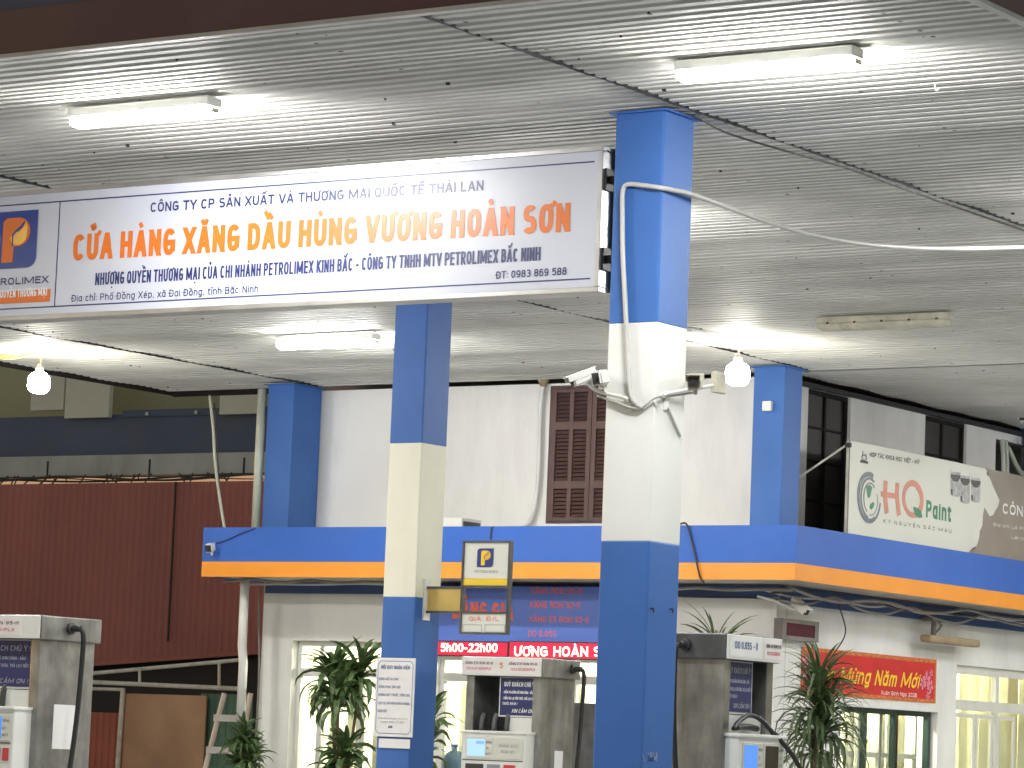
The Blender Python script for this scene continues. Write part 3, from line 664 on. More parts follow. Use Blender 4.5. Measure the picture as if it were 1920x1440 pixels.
# brackets to the near column
for z in (5.47, 4.93):
    b = B(); b.box(sx1 + .0125, P1X0 + .0, SY + .05, SY + .10, z - .025, z + .025); b.box(sx1 + .0126, sx1 + .03, SY + .02, SY + .13, z - .075, z + .075)
    b.box(P1X0 - .012, P1X0 - .0001, SY + .02, SY + .13, z - .05, z + .05)
    obj('bracket', b, 'blackmetal', sg)
b = B(); b.tube([(sx1 + .03, SY + .15, sz0 - .0), (sx1 + .03, SY + .15, sz1 + .02)], .018, 8); obj('side_rail', b, 'blackmetal', sg)
# tie wires from sign top to column and ceiling
b = B(); b.tube([(sx1 - .02, SY + .05, sz1 + .01), (P1X0, SY + .05, sz1 - .14)], .004, 5)
b.tube([(sx1 + .10, SY + .1, H - .03), (sx1 + .11, SY + .1, 5.3)], .003, 5)
obj('tie_wire', b, 'cabled', sg)

# ------------------------------------------------------------------ kiosk
FX0, FX1, FY, FZ0, FZ1, FZM = -25.60, -17.55, 31.70, 3.548, 4.132, 3.728
KX0, KX1, KY, KD = -25.42, -18.32, 32.70, 46.0
ks = thing('kiosk_building', 'white two storey station kiosk with blue and orange fascia', 'building', (-21.5, 36, 0))
def wall_with_holes(axis, val, thick, u0, u1, z0, z1, holes, m, name):
    """axis 1: wall in x-z plane at y=val going back; axis 0: wall in y-z plane at x=val going left"""
    us = sorted({u0, u1, *[h[0] for h in holes], *[h[1] for h in holes]}); zs = sorted({z0, z1, *[h[2] for h in holes], *[h[3] for h in holes]})
    us = [u for u in us if u0 <= u <= u1]; zs = [z for z in zs if z0 <= z <= z1]
    b = B(); g = {}
    solid = lambda i, j: 0 <= i < len(us) - 1 and 0 <= j < len(zs) - 1 and not any(h[0] <= (us[i] + us[i + 1]) / 2 <= h[1] and h[2] <= (zs[j] + zs[j + 1]) / 2 <= h[3] for h in holes)
    def V(u, z, d):
        k = (u, z, d)
        if k not in g: g[k] = b.bm.verts.new((u, val + d, z) if axis == 1 else (val - d, u, z))
        return g[k]
    for i in range(len(us) - 1):
        for j in range(len(zs) - 1):
            if not solid(i, j): continue
            a, c, e, f = us[i], us[i + 1], zs[j], zs[j + 1]
            for d in (0, thick): b.bm.faces.new((V(a, e, d), V(c, e, d), V(c, f, d), V(a, f, d)))
            for (di, dj, p, q) in ((-1, 0, (a, e), (a, f)), (1, 0, (c, e), (c, f)), (0, -1, (a, e), (c, e)), (0, 1, (a, f), (c, f))):
                if not solid(i + di, j + dj):
                    b.bm.faces.new((V(*p, 0), V(*q, 0), V(*q, thick), V(*p, thick)))
    return obj(name, b, m, ks)
# front openings (x0,x1,z0,z1)
DX0 = at(548, 1210, 1, KY).x; DZ = 2.85
W1X0, W1X1 = at(812, 1320, 1, KY).x, at(1150, 1300, 1, KY).x
SHX0 = at(1033, 850, 1, KY).x; SHX1 = SHX0 + 1.10; SHZ0, SHZ1 = 4.26, 5.80
wall_with_holes(1, KY, .22, KX0, KX1, 0, 3.60, [(DX0, -23.15, 0, DZ), (W1X0, W1X1, .9, 2.72)], 'wall', 'front_wall')
wall_with_holes(1, KY, .22, KX0, KX1, 3.61, 5.86, [(SHX0, SHX1, SHZ0, SHZ1)], 'wall', 'upper_front_wall')
obj('front_beam', B().box(KX0 + .05, KX1 + .06, KY - .05, KY - .0005, 3.412, 3.546), 'navy', ks)
obj('left_wall', B().box(KX0, KX0 + .2, KY + .225, KD, 0, 5.86), 'wall', ks)
# side openings (y0,y1,z0,z1)
G0, G1 = 34.27, 36.69; GZ = 2.285
Y20, Y21 = 37.17, 40.6; YZ = 2.875
U10, U11 = 33.33, 34.34; U20, U21 = 36.22, 37.34; U30, U31 = 38.15, 39.3
wall_with_holes(0, KX1, .2, KY + .23, KD, 0, 3.60, [(G0, G1, 0, GZ), (Y20, Y21, 0, YZ)], 'wall', 'side_wall')
wall_with_holes(0, KX1 - .03, .2, KY + .23, KD, 3.61, 5.86, [(U10, U11, 4.15, 5.80), (U20, U21, 4.4, 5.80), (U30, U31, 4.3, 5.70)], 'wall', 'upper_side_wall')
obj('side_beam', B().box(KX1 + .0005, KX1 + .05, KY + .05, KD, 3.36, 3.546), 'navy', ks)
obj('coving', B().box(KX1 - .029, KX1 + .03, KY + .23, KD, 5.80, 5.85), 'dark', ks)
# fascia box
obj('fascia_panel', B().box(FX0, FX1, FY, FY + .05, FZM, FZ1), 'blue_f', ks)
obj('fascia_stripe', B().box(FX0, FX1 - .0, FY, FY + .05, FZ0, FZM - .001), 'orange', ks)
obj('fascia_panel', B().box(FX1 - .05, FX1, FY + .051, KD, FZM, FZ1), 'blue_f', ks)
obj('fascia_stripe', B().box(FX1 - .05, FX1, FY + .051, KD, FZ0, FZM - .001), 'orange', ks)
obj('fascia_end', B().box(FX0, FX0 + .05, FY + .051, KY + .5, FZ0, FZ1), 'blue_f', ks)
obj('fascia_roof', B().box(FX0 + .051, FX1 - .051, FY + .052, KY - .002, FZ1 - .06, FZ1 - .02).box(KX1 + .001, FX1 - .051, KY - .0015, KD, FZ1 - .06, FZ1 - .02), 'concrete', ks)
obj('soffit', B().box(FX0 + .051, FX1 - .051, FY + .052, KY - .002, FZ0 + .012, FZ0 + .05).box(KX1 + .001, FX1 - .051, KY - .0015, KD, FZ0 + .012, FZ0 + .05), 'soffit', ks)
# shutters
b = B()
for x in (SHX0 - .03, SHX1): b.box(x, x + .03, KY - .012, KY + .10, SHZ0 - .02, SHZ1 + .03)
b.box(SHX0, SHX1, KY - .011, KY + .10, SHZ1, SHZ1 + .03); b.box(SHX0, SHX1, KY - .011, KY + .10, SHZ0 - .02, SHZ0)
obj('shutter_frame', b, 'brown', ks)
def shutter(x0, x1):
    z0, z1 = SHZ0 + .004, SHZ1 - .004; y = KY - .02
    b = B(); cx = (x0 + x1) / 2; st = .062
    for a, c in ((x0, x0 + st), (cx - st * .45, cx + st * .45), (x1 - st, x1)): b.box(a, c, y, y + .045, z0, z1, .004)
    rails = [z0, z0 + (z1 - z0) * .36, z0 + (z1 - z0) * .74, z1]
    rails = [z0, z0 + .42, z0 + 1.10, z1]
    for r_ in rails:
        a, c = max(z0, r_ - .045), min(z1, r_ + .045); b.box(x0 + st, x1 - st, y + .002, y + .043, a, c)
    o = obj('shutter_leaf', b, 'brown', ks)
    for k in range(3):
        s = B()
        a, c = rails[k] + .05, rails[k + 1] - .05; n = int((c - a) / .042)
        for i in range(n):
            z = a + (c - a) * (i + .5) / n
            for (p, q) in ((x0 + st, cx - st * .45), (cx + st * .45, x1 - st)):
                s.prism([(p, y + .006, z - .020), (p, y + .012, z - .020), (p, y + .040, z + .016), (p, y + .034, z + .016)], (q - p, 0, 0))
        obj('louvre', s, 'brown', o)
    obj('shutter_back', B().box(x0 + st, x1 - st, y + .046, y + .05, z0, z1), 'dark', o)
shutter(SHX0 + .003, (SHX0 + SHX1) / 2 - .003); shutter((SHX0 + SHX1) / 2 + .003, SHX1 - .003)
# upper side windows: dark, gridded
def side_dark(y0, y1, z0, z1, ny, zsplits):
    x = KX1 - .10
    f = B()
    for a, c in ((y0, y0 + .05), (y1 - .05, y1)): f.box(x - .02, x + .03, a, c, z0, z1)
    for z in (z0, z1 - .05): f.box(x - .021, x + .031, y0 + .05, y1 - .05, z, z + .05)
    for k in range(1, ny): yy = y0 + (y1 - y0) * k / ny; f.box(x - .015, x + .02, yy - .02, yy + .02, z0 + .05, z1 - .05)
    for z in zsplits: f.box(x - .012, x + .018, y0 + .05, y1 - .05, z - .012, z + .012)
    o = obj('upper_window', f, 'darkframe', ks)
    obj('pane', B().box(x - .012, x - .004, y0, y1, z0, z1), 'darkpane', o)
side_dark(U10, U11, 4.15, 5.80, 2, [4.55, 5.0, 5.38]); side_dark(U20, U21, 4.4, 5.80, 2, [4.9, 5.35])
obj('alcove_back', B().box(KX1 - 1.3, KX1 - 1.2, U30 - .3, U31 + .3, 4.2, 5.8), 'redlow', ks)
# ground floor joinery
def window_front(x0, x1, z0, z1, mull, transom, name='shop_window', yy=KY + .12, fm='frame', blinds=True):
    f = B(); w_ = .06
    f.box(x0, x0 + w_, yy, yy + .07, z0, z1); f.box(x1 - w_, x1, yy, yy + .07, z0, z1); f.box(x0 + w_, x1 - w_, yy + .001, yy + .069, z1 - w_, z1); f.box(x0 + w_, x1 - w_, yy + .001, yy + .069, z0, z0 + w_)
    f.box(x0 + w_, x1 - w_, yy - .012, yy + .08, transom - .05, transom + .05)
    f.box(x0 + w_, x1 - w_, yy - .015, yy + .083, transom - .012, transom + .012)
    for mx in mull: f.box(mx - .035, mx + .035, yy + .002, yy + .068, z0 + w_, transom - .05); f.box(mx - .028, mx + .028, yy + .002, yy + .068, transom + .05, z1 - w_)
    o = obj(name, f, fm, ks)
    obj('pane', B().box(x0 + .02, x1 - .02, yy + .032, yy + .038, z0 + .02, z1 - .02), 'pane', o)
    return o
window_front(DX0 + .002, -23.152, .02, DZ - .002, [DX0 + .36, -24.0], 2.475, 'glazed_door')
window_front(W1X0 + .002, W1X1 - .002, .902, 2.718, [-22.2, -21.6, -21.0], 2.46)
def window_side(y0, y1, z0, z1, mull, transom, fm, name, depth=.1, wm=.06):
    x = KX1 - depth; f = B()
    f.box(x - .06, x + .01, y0, y0 + wm, z0, z1); f.box(x - .06, x + .01, y1 - wm, y1, z0, z1); f.box(x - .059, x + .009, y0 + wm, y1 - wm, z1 - wm, z1)
    if transom: f.box(x - .065, x + .015, y0 + wm, y1 - wm, transom - .06, transom + .06)
    top = transom - .06 if transom else z1 - wm
    for k in mull:
        f.box(x - .055, x + .005, k - wm / 2, k + wm / 2, z0, top)
        if transom: f.box(x - .055, x + .005, k - wm / 2, k + wm / 2, transom + .06, z1 - wm)
    o = obj(name, f, fm, ks)
    obj('pane', B().box(x - .034, x - .028, y0 + .02, y1 - .02, z0 + .02, z1 - .02), 'pane', o)
    return o
window_side(G0 + .002, G1 - .002, .02, GZ - .002, [35.05, 35.78], None, 'greenframe', 'sliding_window', wm=.06)
# inner white sliding leaves behind the green frame
f = B()
for a, c in ((34.4, 35.0), (35.1, 35.7), (35.62, 36.1), (36.05, 36.6)):
    f.box(KX1 - .26, KX1 - .22, a, a + .05, 0, GZ); f.box(KX1 - .26, KX1 - .22, c - .05, c, 0, GZ); f.box(KX1 - .259, KX1 - .221, a + .05, c - .05, 1.72, 1.78)
obj('inner_leaf', f, 'frame', ks)
window_side(Y20 + .002, Y21 - .002, .02, YZ - .002, [38.42, 39.6], 2.40, 'frame', 'glazed_door', depth=.06, wm=.10)
f = B()
for a, c in ((37.3, 37.86), (37.9, 38.36), (38.5, 39.0)):
    f.box(KX1 - .11, KX1 - .08, a, a + .05, 0, 2.30); f.box(KX1 - .11, KX1 - .08, c - .05, c, 0, 2.30); f.box(KX1 - .109, KX1 - .081, a + .05, c - .05, 2.25, 2.30)
obj('inner_leaf', f, 'frame', ks)
# room
obj('room_wall', B().box(KX0 + .3, KX1 - .9, 36.2, 36.3, 0, 3.3).box(KX0 + .21, KX0 + .25, KY + .23, 36.19, 0, 3.3), 'room', ks)
obj('room_wall', B().box(KX1 - 1.5, KX1 - 1.45, 36.31, 45.5, 0, 3.3), 'room', ks)
obj('room_ceiling', B().box(KX0 + .2, KX1 - .21, KY + .225, 45.6, 3.31, 3.4), 'wall', ks)
obj('roof_slab', B().box(KX0 + .21, KX1 - .26, KY + .225, 45.6, 5.7, 5.8), 'concrete', ks)
b = B()
for x0, x1, sp in ((W1X0 + .1, W1X1 - .7, .13), (DX0 + .3, -23.3, .13)):
    x = x0
    while x < x1:
        if random.random() < .72: b.prism([(x, KY + .42, .6), (x + .11, KY + .42 + random.uniform(-.02, .02), .6), (x + .11, KY + .424, .6), (x, KY + .424, .6)], (0, 0, 1.8))
        x += sp
obj('vertical_blind', b, 'blind', ks)
b = B(); y = Y20 + .1
while y < Y21 - .1:
    if random.random() < .6: b.box(KX1 - .42, KX1 - .415, y, y + .24, .1, 2.85)
    y += .28
y = G0 + .1
while y < G1 - .1:
    if random.random() < .55: b.box(KX1 - .42, KX1 - .415, y, y + .22, .1, 2.25)
    y += .26
obj('vertical_blind', b, 'blind', ks)
for (x, y) in ((-23.9, 34.6), (-21.4, 34.6)):
    r_ = thing('room_lamp', 'lit tube lamp on the kiosk ceiling seen through the glazing', 'ceiling lamp', (x, y, 3.2), 0, 'lamps inside the kiosk')
    obj('diffuser', B().box(x - .6, x + .6, y - .04, y + .04, 3.20, 3.26, .01), 'roomlamp', r_); obj('housing', B().box(x - .62, x + .62, y - .05, y + .05, 3.262, 3.308), 'plastic', r_)
for (y) in (35.3, 38.9):
    x = KX1 - .85
    r_ = thing('room_lamp', 'lit tube lamp on the kiosk ceiling seen through the glazing', 'ceiling lamp', (x, y, 3.2), 0, 'lamps inside the kiosk')
    obj('diffuser', B().box(x - .04, x + .04, y - .6, y + .6, 3.20, 3.26, .01), 'roomlamp', r_); obj('housing', B().box(x - .05, x + .05, y - .62, y + .62, 3.262, 3.308), 'plastic', r_)
# counter and shelf in the room
ct = thing('display_cabinet', 'pale cabinet standing inside the kiosk behind the window', 'cabinet', (-22.5, 34.9, 0))
obj('carcass', B().box(-23.0, -21.2, 34.6, 35.1, 0, 1.5).box(-23.0, -22.95, 34.6, 35.1, 1.5, 2.45).box(-21.25, -21.2, 34.6, 35.1, 1.5, 2.45).box(-22.95, -21.25, 35.05, 35.1, 1.5, 2.45), 'frame', ct)
obj('shelf', B().box(-22.95, -21.25, 34.62, 35.04, 1.98, 2.02), 'frame', ct)
# lower grey sheet at the right end of the shop window (behind the middle pump)
obj('grey_kick_panel', B().box(at(1072, 1340, 1, KY).x, W1X1, KY + .02, KY + .10, .9, at(1090, 1318, 1, KY).z), 'greysteel', ks)
# water jug on the sill
q = at(829, 1443, 1, KY + .06)
jg = thing('water_jug', 'blue water jug standing behind the window, right of the cream banded column', 'jug', (q.x, KY + .30, q.z - .1))
obj('body', B().lathe((q.x, KY + .30, q.z - .1), [(.12, 0), (.135, .02), (.135, .10), (.125, .12), (.135, .14), (.135, .24), (.09, .30), (.035, .33), (.035, .36)], 20), 'jug', jg, smooth=True)
obj('cap', B().lathe((q.x, KY + .30, q.z + .261), [(.04, 0), (.04, .035), (.03, .04)], 16), 't_blue', jg, smooth=True)

# ------------------------------------------------------------------ price board + LED strips
PB = 32.46
a, c = at(815, 1096, 1, PB), at(1140, 1236, 1, PB)
pb = thing('price_board', 'blue price board with coral fuel names fixed under the kiosk fascia', 'price board', ((a.x + c.x) / 2, PB, 2.8))
pn = obj('board', B().box(a.x, c.x, PB, PB + .04, at(960, 1206, 1, PB).z, 3.50), 'priceblue', pb)
S = PB - .003
for tx, p0, p1_, ty in (('XĂNG RON 95-III', (995, 1113), (1092, 1114), 1102), ('XĂNG RON 92-II', (993, 1140), (1087, 1141), 1128), ('XĂNG E5 RON 92-II', (992, 1166), (1103, 1168), 1155), ('DO 0,05S', (990, 1193), (1043, 1194), 1182)):
    letter_px(tx, pn, 1, S, p0, p1_, ty, 't_coral', bold=.01)
letter_px('BẢNG GIÁ', pn, 1, S, (848, 1160), (962, 1163), 1128, 't_coral', bold=.03)
def led(label, x0px, x1px, ty, by, y, txt, t0, t1, tb, tt):
    a, c = at(x0px, ty, 1, y), at(x1px, by, 1, y)
    t = thing('led_strip', label, 'led sign', ((a.x + c.x) / 2, y, c.z), 0, 'red led strips under the price board')
    obj('case', B().box(a.x - .015, c.x + .015, y + .006, y + .07, c.z - .015, a.z + .015, .004), 'blackmetal', t)
    f = obj('display_field', B().box(a.x, c.x, y, y + .005, c.z, a.z), 'ledred', t)
    letter_px(txt, f, 1, y - .003, (t0, tb), (t1, tb + (t1 - t0) * .006), tt, 'ledtext', bold=.012)
led('lit red LED strip showing opening hours 5h00-22h00', 820, 950, 1203, 1230, 32.44, '5h00-22h00', 826, 932, 1222, 1206)
led('lit red LED strip with scrolling station name, partly behind the near column', 956, 1150, 1204, 1236, 32.30, 'ƯƠNG HOÀN SƠN', 964, 1160, 1230, 1212)

# ------------------------------------------------------------------ projecting price sign on the cream banded column
HY = 26.12
hp = thing('hanging_price_sign', 'framed logo and price sign arm projecting right from the cream banded column', 'sign', (-18.0, HY, 2.9))
X = lambda px, py: at(px, py, 1, HY).x
Z = lambda px, py: at(px, py, 1, HY).z
a, c = at(804, 1104, 1, HY), at(864, 1146, 1, HY)
obj('arm_panel', B().box(-18.36, c.x, HY - .012, HY + .012, c.z, a.z), 'mustard', hp)
b = B(); b.box(-18.37, c.x, HY - .02, HY + .02, a.z, a.z + .022); b.box(-18.37, c.x, HY - .02, HY + .02, c.z - .022, c.z)
obj('arm_rail', b, 'greysteel', hp)
obj('wall_plate', B().box(-18.389, -18.37, HY - .05, HY + .05, c.z - .09, a.z + .09), 'plastic', hp)
fx0, fx1 = X(867, 1100), X(957, 1100); zt, zl, zo, zg = Z(912, 1014), Z(912, 1100), Z(912, 1149), Z(912, 1190)
b = B(); fr = .020
for x in (fx0, fx1 - fr): b.box(x, x + fr, HY - .03, HY + .03, zg, zt, .003)
for z in (zt - fr, zl - fr / 2, zo - fr / 2, zg): b.box(fx0 + fr, fx1 - fr, HY - .028, HY + .028, z, z + fr)
obj('frame', b, 'greysteel', hp)
z_y = Z(912, 1085)
lp = obj('logo_panel', B().box(fx0 + fr, fx1 - fr, HY - .015, HY + .015, z_y, zt - fr), 'hqwhite', hp)
obj('yellow_bar', B().box(fx0 + fr, fx1 - fr, HY - .018, HY + .018, zl + fr / 2, z_y - .002), 't_yellow', hp)
cc = at(912, 1046, 1, HY)
logo(lp, (cc.x, HY - .0185, cc.z), (1, 0, 0), (0, -1, 0), Z(912, 1029) - Z(912, 1064), (X(927, 1046) - X(897, 1046)), pm='t_yellow')
letter_px('PETROLIMEX', lp, 1, HY - .018, (889, 1074), (934, 1074.5), 1069, 't_grey')
gp = obj('price_panel', B().box(fx0 + fr, fx1 - fr, HY - .015, HY + .015, zg + fr, zo - fr / 2), 'hqwhite', hp)
letter_px('GIÁ: Đ/L', gp, 1, HY - .018, (879, 1164), (936, 1164), 1156, 't_coral', bold=.012)
b = B()
for (x0, x1) in ((869, 906), (910, 949)):
    p, q = at(x0 + 1, 1171, 1, HY), at(x1 - 1, 1186, 1, HY)
    for r_ in ((p.x, q.x, p.z - .004, p.z), (p.x, q.x, q.z, q.z + .004)): b.box(r_[0], r_[1], HY - .017, HY - .0151, r_[2], r_[3])
    b.box(p.x, p.x + .004, HY - .017, HY - .0151, q.z + .004, p.z - .004); b.box(q.x - .004, q.x, HY - .017, HY - .0151, q.z + .004, p.z - .004)
obj('number_slot', b, 't_grey', gp)

# ------------------------------------------------------------------ staff notice on the cream banded column
NY = 25.94
a, c = at(708, 1233, 1, NY), at(774, 1383, 1, NY)
nb = thing('staff_notice', 'white staff rules notice board fixed low on the cream banded column', 'notice', ((a.x + c.x) / 2, NY, c.z))
bd = obj('board', B().box(a.x, c.x, NY - .012, NY, c.z, a.z, .003), 'paper', nb)
x0, x1, z0, z1 = a.x + .022, c.x - .022, c.z + .03, a.z - .03; yy = NY - .0125
b = B(); th = .004; ch = .03
loop = [(x0 + ch, z0), (x1 - ch, z0), (x1, z0 + ch), (x1, z1 - ch), (x1 - ch, z1), (x0 + ch, z1), (x0, z1 - ch), (x0, z0 + ch)]
for i in range(8):
    p, q = loop[i], loop[(i + 1) % 8]; b.tube([(p[0], yy, p[1]), (q[0], yy, q[1])], .0028, 4)
obj('border_line', b, 't_blue', bd)
W = x1 - x0
def nl(s, f, k, h, m='t_blue', left=.04, bold=.0): letter(s, bd, (x0 + W * left, NY - .0145, z1 - (z1 - z0) * f), (1, 0, 0), W * k, h, m, bold=bold)
nl('NỘI QUY NHÂN VIÊN', .11, .82, .034, left=.09, bold=.006)
for s, f, k in (('ĐÚNG GIỜ CA LÀM', .265, .55), ('ĐỒNG PHỤC ĐẦY ĐỦ', .375, .62), ('KHÔNG HÚT THUỐC, UỐNG BIA', .485, .90), ('LỊCH SỰ VỚI MỌI KHÁCH HÀNG', .60, .90), ('BÁN ĐỦ', .71, .26)): nl(s, f, k, .024)
nl('Khách hàng cần góp ý xin gọi số', .80, .86, .014, 't_grey'); nl('Hotline: 0982 275 689', .855, .66, .016, 't_grey', left=.14); nl('A68', .925, .12, .022, left=.36, bold=.03)
a, c = at(711, 1384, 1, NY), at(768, 1404, 1, NY)
tag(obj('blank_paper', B().box(a.x, c.x, NY - .004, NY + .006, c.z, a.z - .002), 'paper'), 'blank white paper slip stuck under the staff notice', 'paper')

# ------------------------------------------------------------------ fuel pumps
def pump(label, corner, rz, w, d, signs, hose, screen, screen2, pos, noz=False, cap_m='steel'):
    """front faces local -y; corner = world xy of the front-right (hose 'R') or front-left ('L') cap corner"""
    t = None
    cs, sn = math.cos(rz), math.sin(rz)
    lx = w / 2 if hose == 'R' else -w / 2; ly = -d / 2
    cx = corner[0] - (lx * cs - ly * sn); cy = corner[1] - (lx * sn + ly * cs)
    t = thing('fuel_pump', label, 'fuel pump', (cx, cy, 0), rz, 'fuel pumps on the forecourt')
    k = dict(local=True)
    zt, zc = 2.485, 2.305; bw = w / 2 - .035; bd = d / 2 - .03
    s_ = 1 if hose == 'R' else -1
    obj('cabinet', B().box(-bw, bw, -bd, bd, .16, 1.25, .006), 'greysteel', t, **k)
    for sx in (-1, 1):
        obj('side_panel', B().box(min(sx * bw, sx * (bw - .09)), max(sx * bw, sx * (bw - .09)), -bd + .001, bd, 1.251, zc + .01, .006), 'steel', t, **k)
    obj('back_panel', B().box(-bw + .091, bw - .091, 0, bd - .02, 1.251, zc), 'greysteel', t, **k)
    obj('header', B().box(-w / 2, w / 2, -d / 2, d / 2, zc, zt, .01), cap_m, t, **k)
    # header sign plates
    for (a, c, m, lines) in signs:
        xa, xc = -w / 2 + w * a, -w / 2 + w * c
        pl = obj('header_plate', B().box(xa, xc, -d / 2 - .012, -d / 2 - .0005, zc + .004, zt - .006, .004), 'plastic', t, **k)
        ins = .03; iw = xc - xa - 2 * ins
        for fr_ in (m if isinstance(m, list) else [m]):
            pa, pc = xa + (xc - xa) * fr_[0], xa + (xc - xa) * fr_[1]
            pp = obj('paper_label', B().box(pa, pc, -d / 2 - .0145, -d / 2 - .0122, zc + .025, zt - .022), fr_[2], pl, **k)
            for (tx, f, hh, mm, ww) in fr_[3]:
                letter(tx, pp, ((pa + pc) / 2, -d / 2 - .0165, zc + .025 + f), (1, 0, 0), (pc - pa) * ww, hh, mm, bold=.012, align='C', local=True)
    # blue notice
    nx0, nx1 = pos['notice']; yn = -bd + .03
    n0 = obj('notice_panel', B().box(nx0, nx1, yn, yn + .02, 1.935, zc - .004), 'plastic', t, **k)
    n1 = obj('notice_face', B().box(nx0 + .012, nx1 - .012, yn - .003, yn - .0002, 1.95, zc - .012), 'notice', n0, **k)
    nw = nx1 - nx0 - .024
    for (tx, z, hh, ww, al, sh) in (('QUÝ KHÁCH CHÚ Ý !', 2.215, .042, .86, .1, 0), ('- KIỂM TRA ĐỒNG HỒ BƠM XĂNG - DẦU', 2.15, .024, .82, .07, 0), ('- KIỂM TRA LẠI TIỀN THỪA, TRẢ LẠI ( NẾU )', 2.095, .024, .9, .07, 0), ('TRƯỚC KHI ĐI !', 2.045, .024, .4, .07, 0), ('XIN CẢM ƠN !', 1.975, .034, .62, .32, .25)):
        letter(tx, n1, (nx0 + .012 + nw * al, yn - .0055, z), (1, 0, 0), nw * ww, hh, pos.get('ink', 't_faint') if not sh else pos.get('ink2', 't_faint'), bold=.012, shear=sh, local=True)
    # white lower panel behind head
    obj('valance', B().box(nx0 + .08, bw - .1, yn + .004, yn + .03, 1.80, 1.93), 'plastic', t, **k)
    # display head
    hx0, hx1 = pos['head']; hy = -d / 2 - pos.get('out', .10)
    hd = obj('display_head', B().box(hx0, hx1, hy, -bd + .06, 1.28, 1.79, .015), 'plastic', t, **k)
    obj('head_lip', B().box(hx0 - .012, hx1 + .012, hy - .014, -bd + .062, 1.775, 1.80, .006), 'plastic', hd, **k)
    hw = hx1 - hx0
    for (xa, xc, sm, txt) in ((hx0 + hw * .10, hx0 + hw * .46, screen, True), (hx0 + hw * .56, hx0 + hw * .92, screen2, screen is None)):
        if sm is None: continue
        bz = obj('screen_bezel', B().box(xa - .02, xc + .03, hy - .006, hy - .0003, 1.545, 1.74, .003), 'palebox', hd, **k)
        if sm == 'paper':
            letter('XĂNG E10', bz, ((xa + xc) / 2, hy - .0085, 1.655), (1, 0, 0), (xc - xa) * .8, .026, 't_grey', align='C', local=True)
            letter('RON 95', bz, ((xa + xc) / 2, hy - .0085, 1.60), (1, 0, 0), (xc - xa) * .55, .026, 't_grey', align='C', local=True); continue
        sx1_ = xa + (xc - xa) * .78
        sc_ = obj('screen', B().box(xa, sx1_, hy - .009, hy - .0062, 1.565, 1.722), sm, bz, **k)
        if txt:
            for ln, z, r_ in ((pos.get('num', '40000'), 1.675, .03), (pos.get('vol', '1.775'), 1.622, .03), (pos.get('unit', '22540'), 1.578, .022)):
                letter(ln, sc_, (sx1_ - .008, hy - .0115, z), (1, 0, 0), 0, r_, 't_blue', align='R', local=True)
        for z, tx in ((1.685, 'ĐỒNG'), (1.63, 'LÍT'), (1.58, 'Đ/LÍT')): letter(tx, bz, (sx1_ + .012, hy - .0085, z), (1, 0, 0), 0, .018, 't_black', local=True)
    obj('groove', B().box(hx0 + .02, hx1 - .02, hy - .004, hy - .0003, 1.525, 1.533), 'greysteel', hd, **k)
    ks_ = pos.get('keys', ((.08, .36), (.42, .62), (.68, .86)))
    for (a, c), m_, z0, nm in zip(ks_, ('t_black', 't_grey', 't_red'), (1.415, 1.395, 1.40), ('keypad', 'keypad', 'red_button')):
        obj(nm, B().box(hx0 + hw * a, hx0 + hw * c, hy - .008, hy - .0003, z0, 1.495, .003), m_, hd, **k)
    # hose on the side of the header
    x = s_ * w / 2; hz = zt - .085; hy0 = pos.get('hosey', .0)
    obj('hose_elbow', B().lathe((x, hy0, hz), [(.045, 0), (.045, .02), (.025, .025), (.025, .10)], 12, axis=(s_, 0, 0)), 'blackmetal', t, smooth=False, **k)
    obj('hose', B().tube([(x + s_ * .09, hy0, hz), (x + s_ * .12, hy0 + .01, hz - .04), (x + s_ * .115, hy0 + .02, hz - .2), (x + s_ * .10, hy0 + .015, hz - .6), (x + s_ * .09, hy0 - .02, hz - 1.0), (x + s_ * .09, hy0 - .1, hz - 1.5), (x + s_ * .10, hy0 - .2, hz - 1.75), (x + s_ * .10, hy0 - .30, hz - 1.5), (x + s_ * .07, hy0 - .3, hz - 1.1)], .02, 10, 8), 'black', t, smooth=True, **k)
    if pos.get('sticker'):
        ya, yb, za, zb_ = pos['sticker']
        obj('white_sticker', B().box(min(s_ * bw, s_ * (bw + .003)), max(s_ * bw, s_ * (bw + .003)), ya, yb, za, zb_), 'paper', t, **k)
    if noz:
        obj('nozzle', B().tube([(hx0 + .02, hy + .06, 1.83), (hx0 + .12, hy + .08, 1.88), (hx0 + .30, hy + .10, 1.93), (hx0 + .44, hy + .08, 1.90), (hx0 + .55, hy + .03, 1.80)], .017, 10, 6).tube([(hx0 + .1, hy + .09, 1.84), (hx0 + .28, hy + .11, 1.85), (hx0 + .42, hy + .1, 1.84)], .022, 10, 5), 'black', t, smooth=True, **k)
        obj('nozzle_hose', B().tube([(hx0 + .53, hy + .03, 1.82), (hx0 + .66, hy - .06, 1.66), (hx0 + .80, hy - .10, 1.45), (hx0 + .95, hy - .05, 1.1), (hx0 + .98, hy + .1, .6)], .018, 8, 8), 'black', t, smooth=True, **k)
    else:
        for i in range(3):
            xx = hx0 + .1 + i * .14
            obj('nozzle', B().tube([(xx, -bd + .02, 1.80), (xx, -bd + .03, 1.90), (xx + .01, -bd + .05, 1.96)], .026, 8, 3), 'greysteel', t, smooth=True, **k)
    return t
RON = lambda a, c, pm='paperpink': (a, c, pm, [('XĂNG E10 RON 95-III', .080, .026, 't_black', .9), ('TCCS 07:2025/PLX', .03, .024, 't_red', .78)])
cl = at(80, 1153, 2, 2.485)
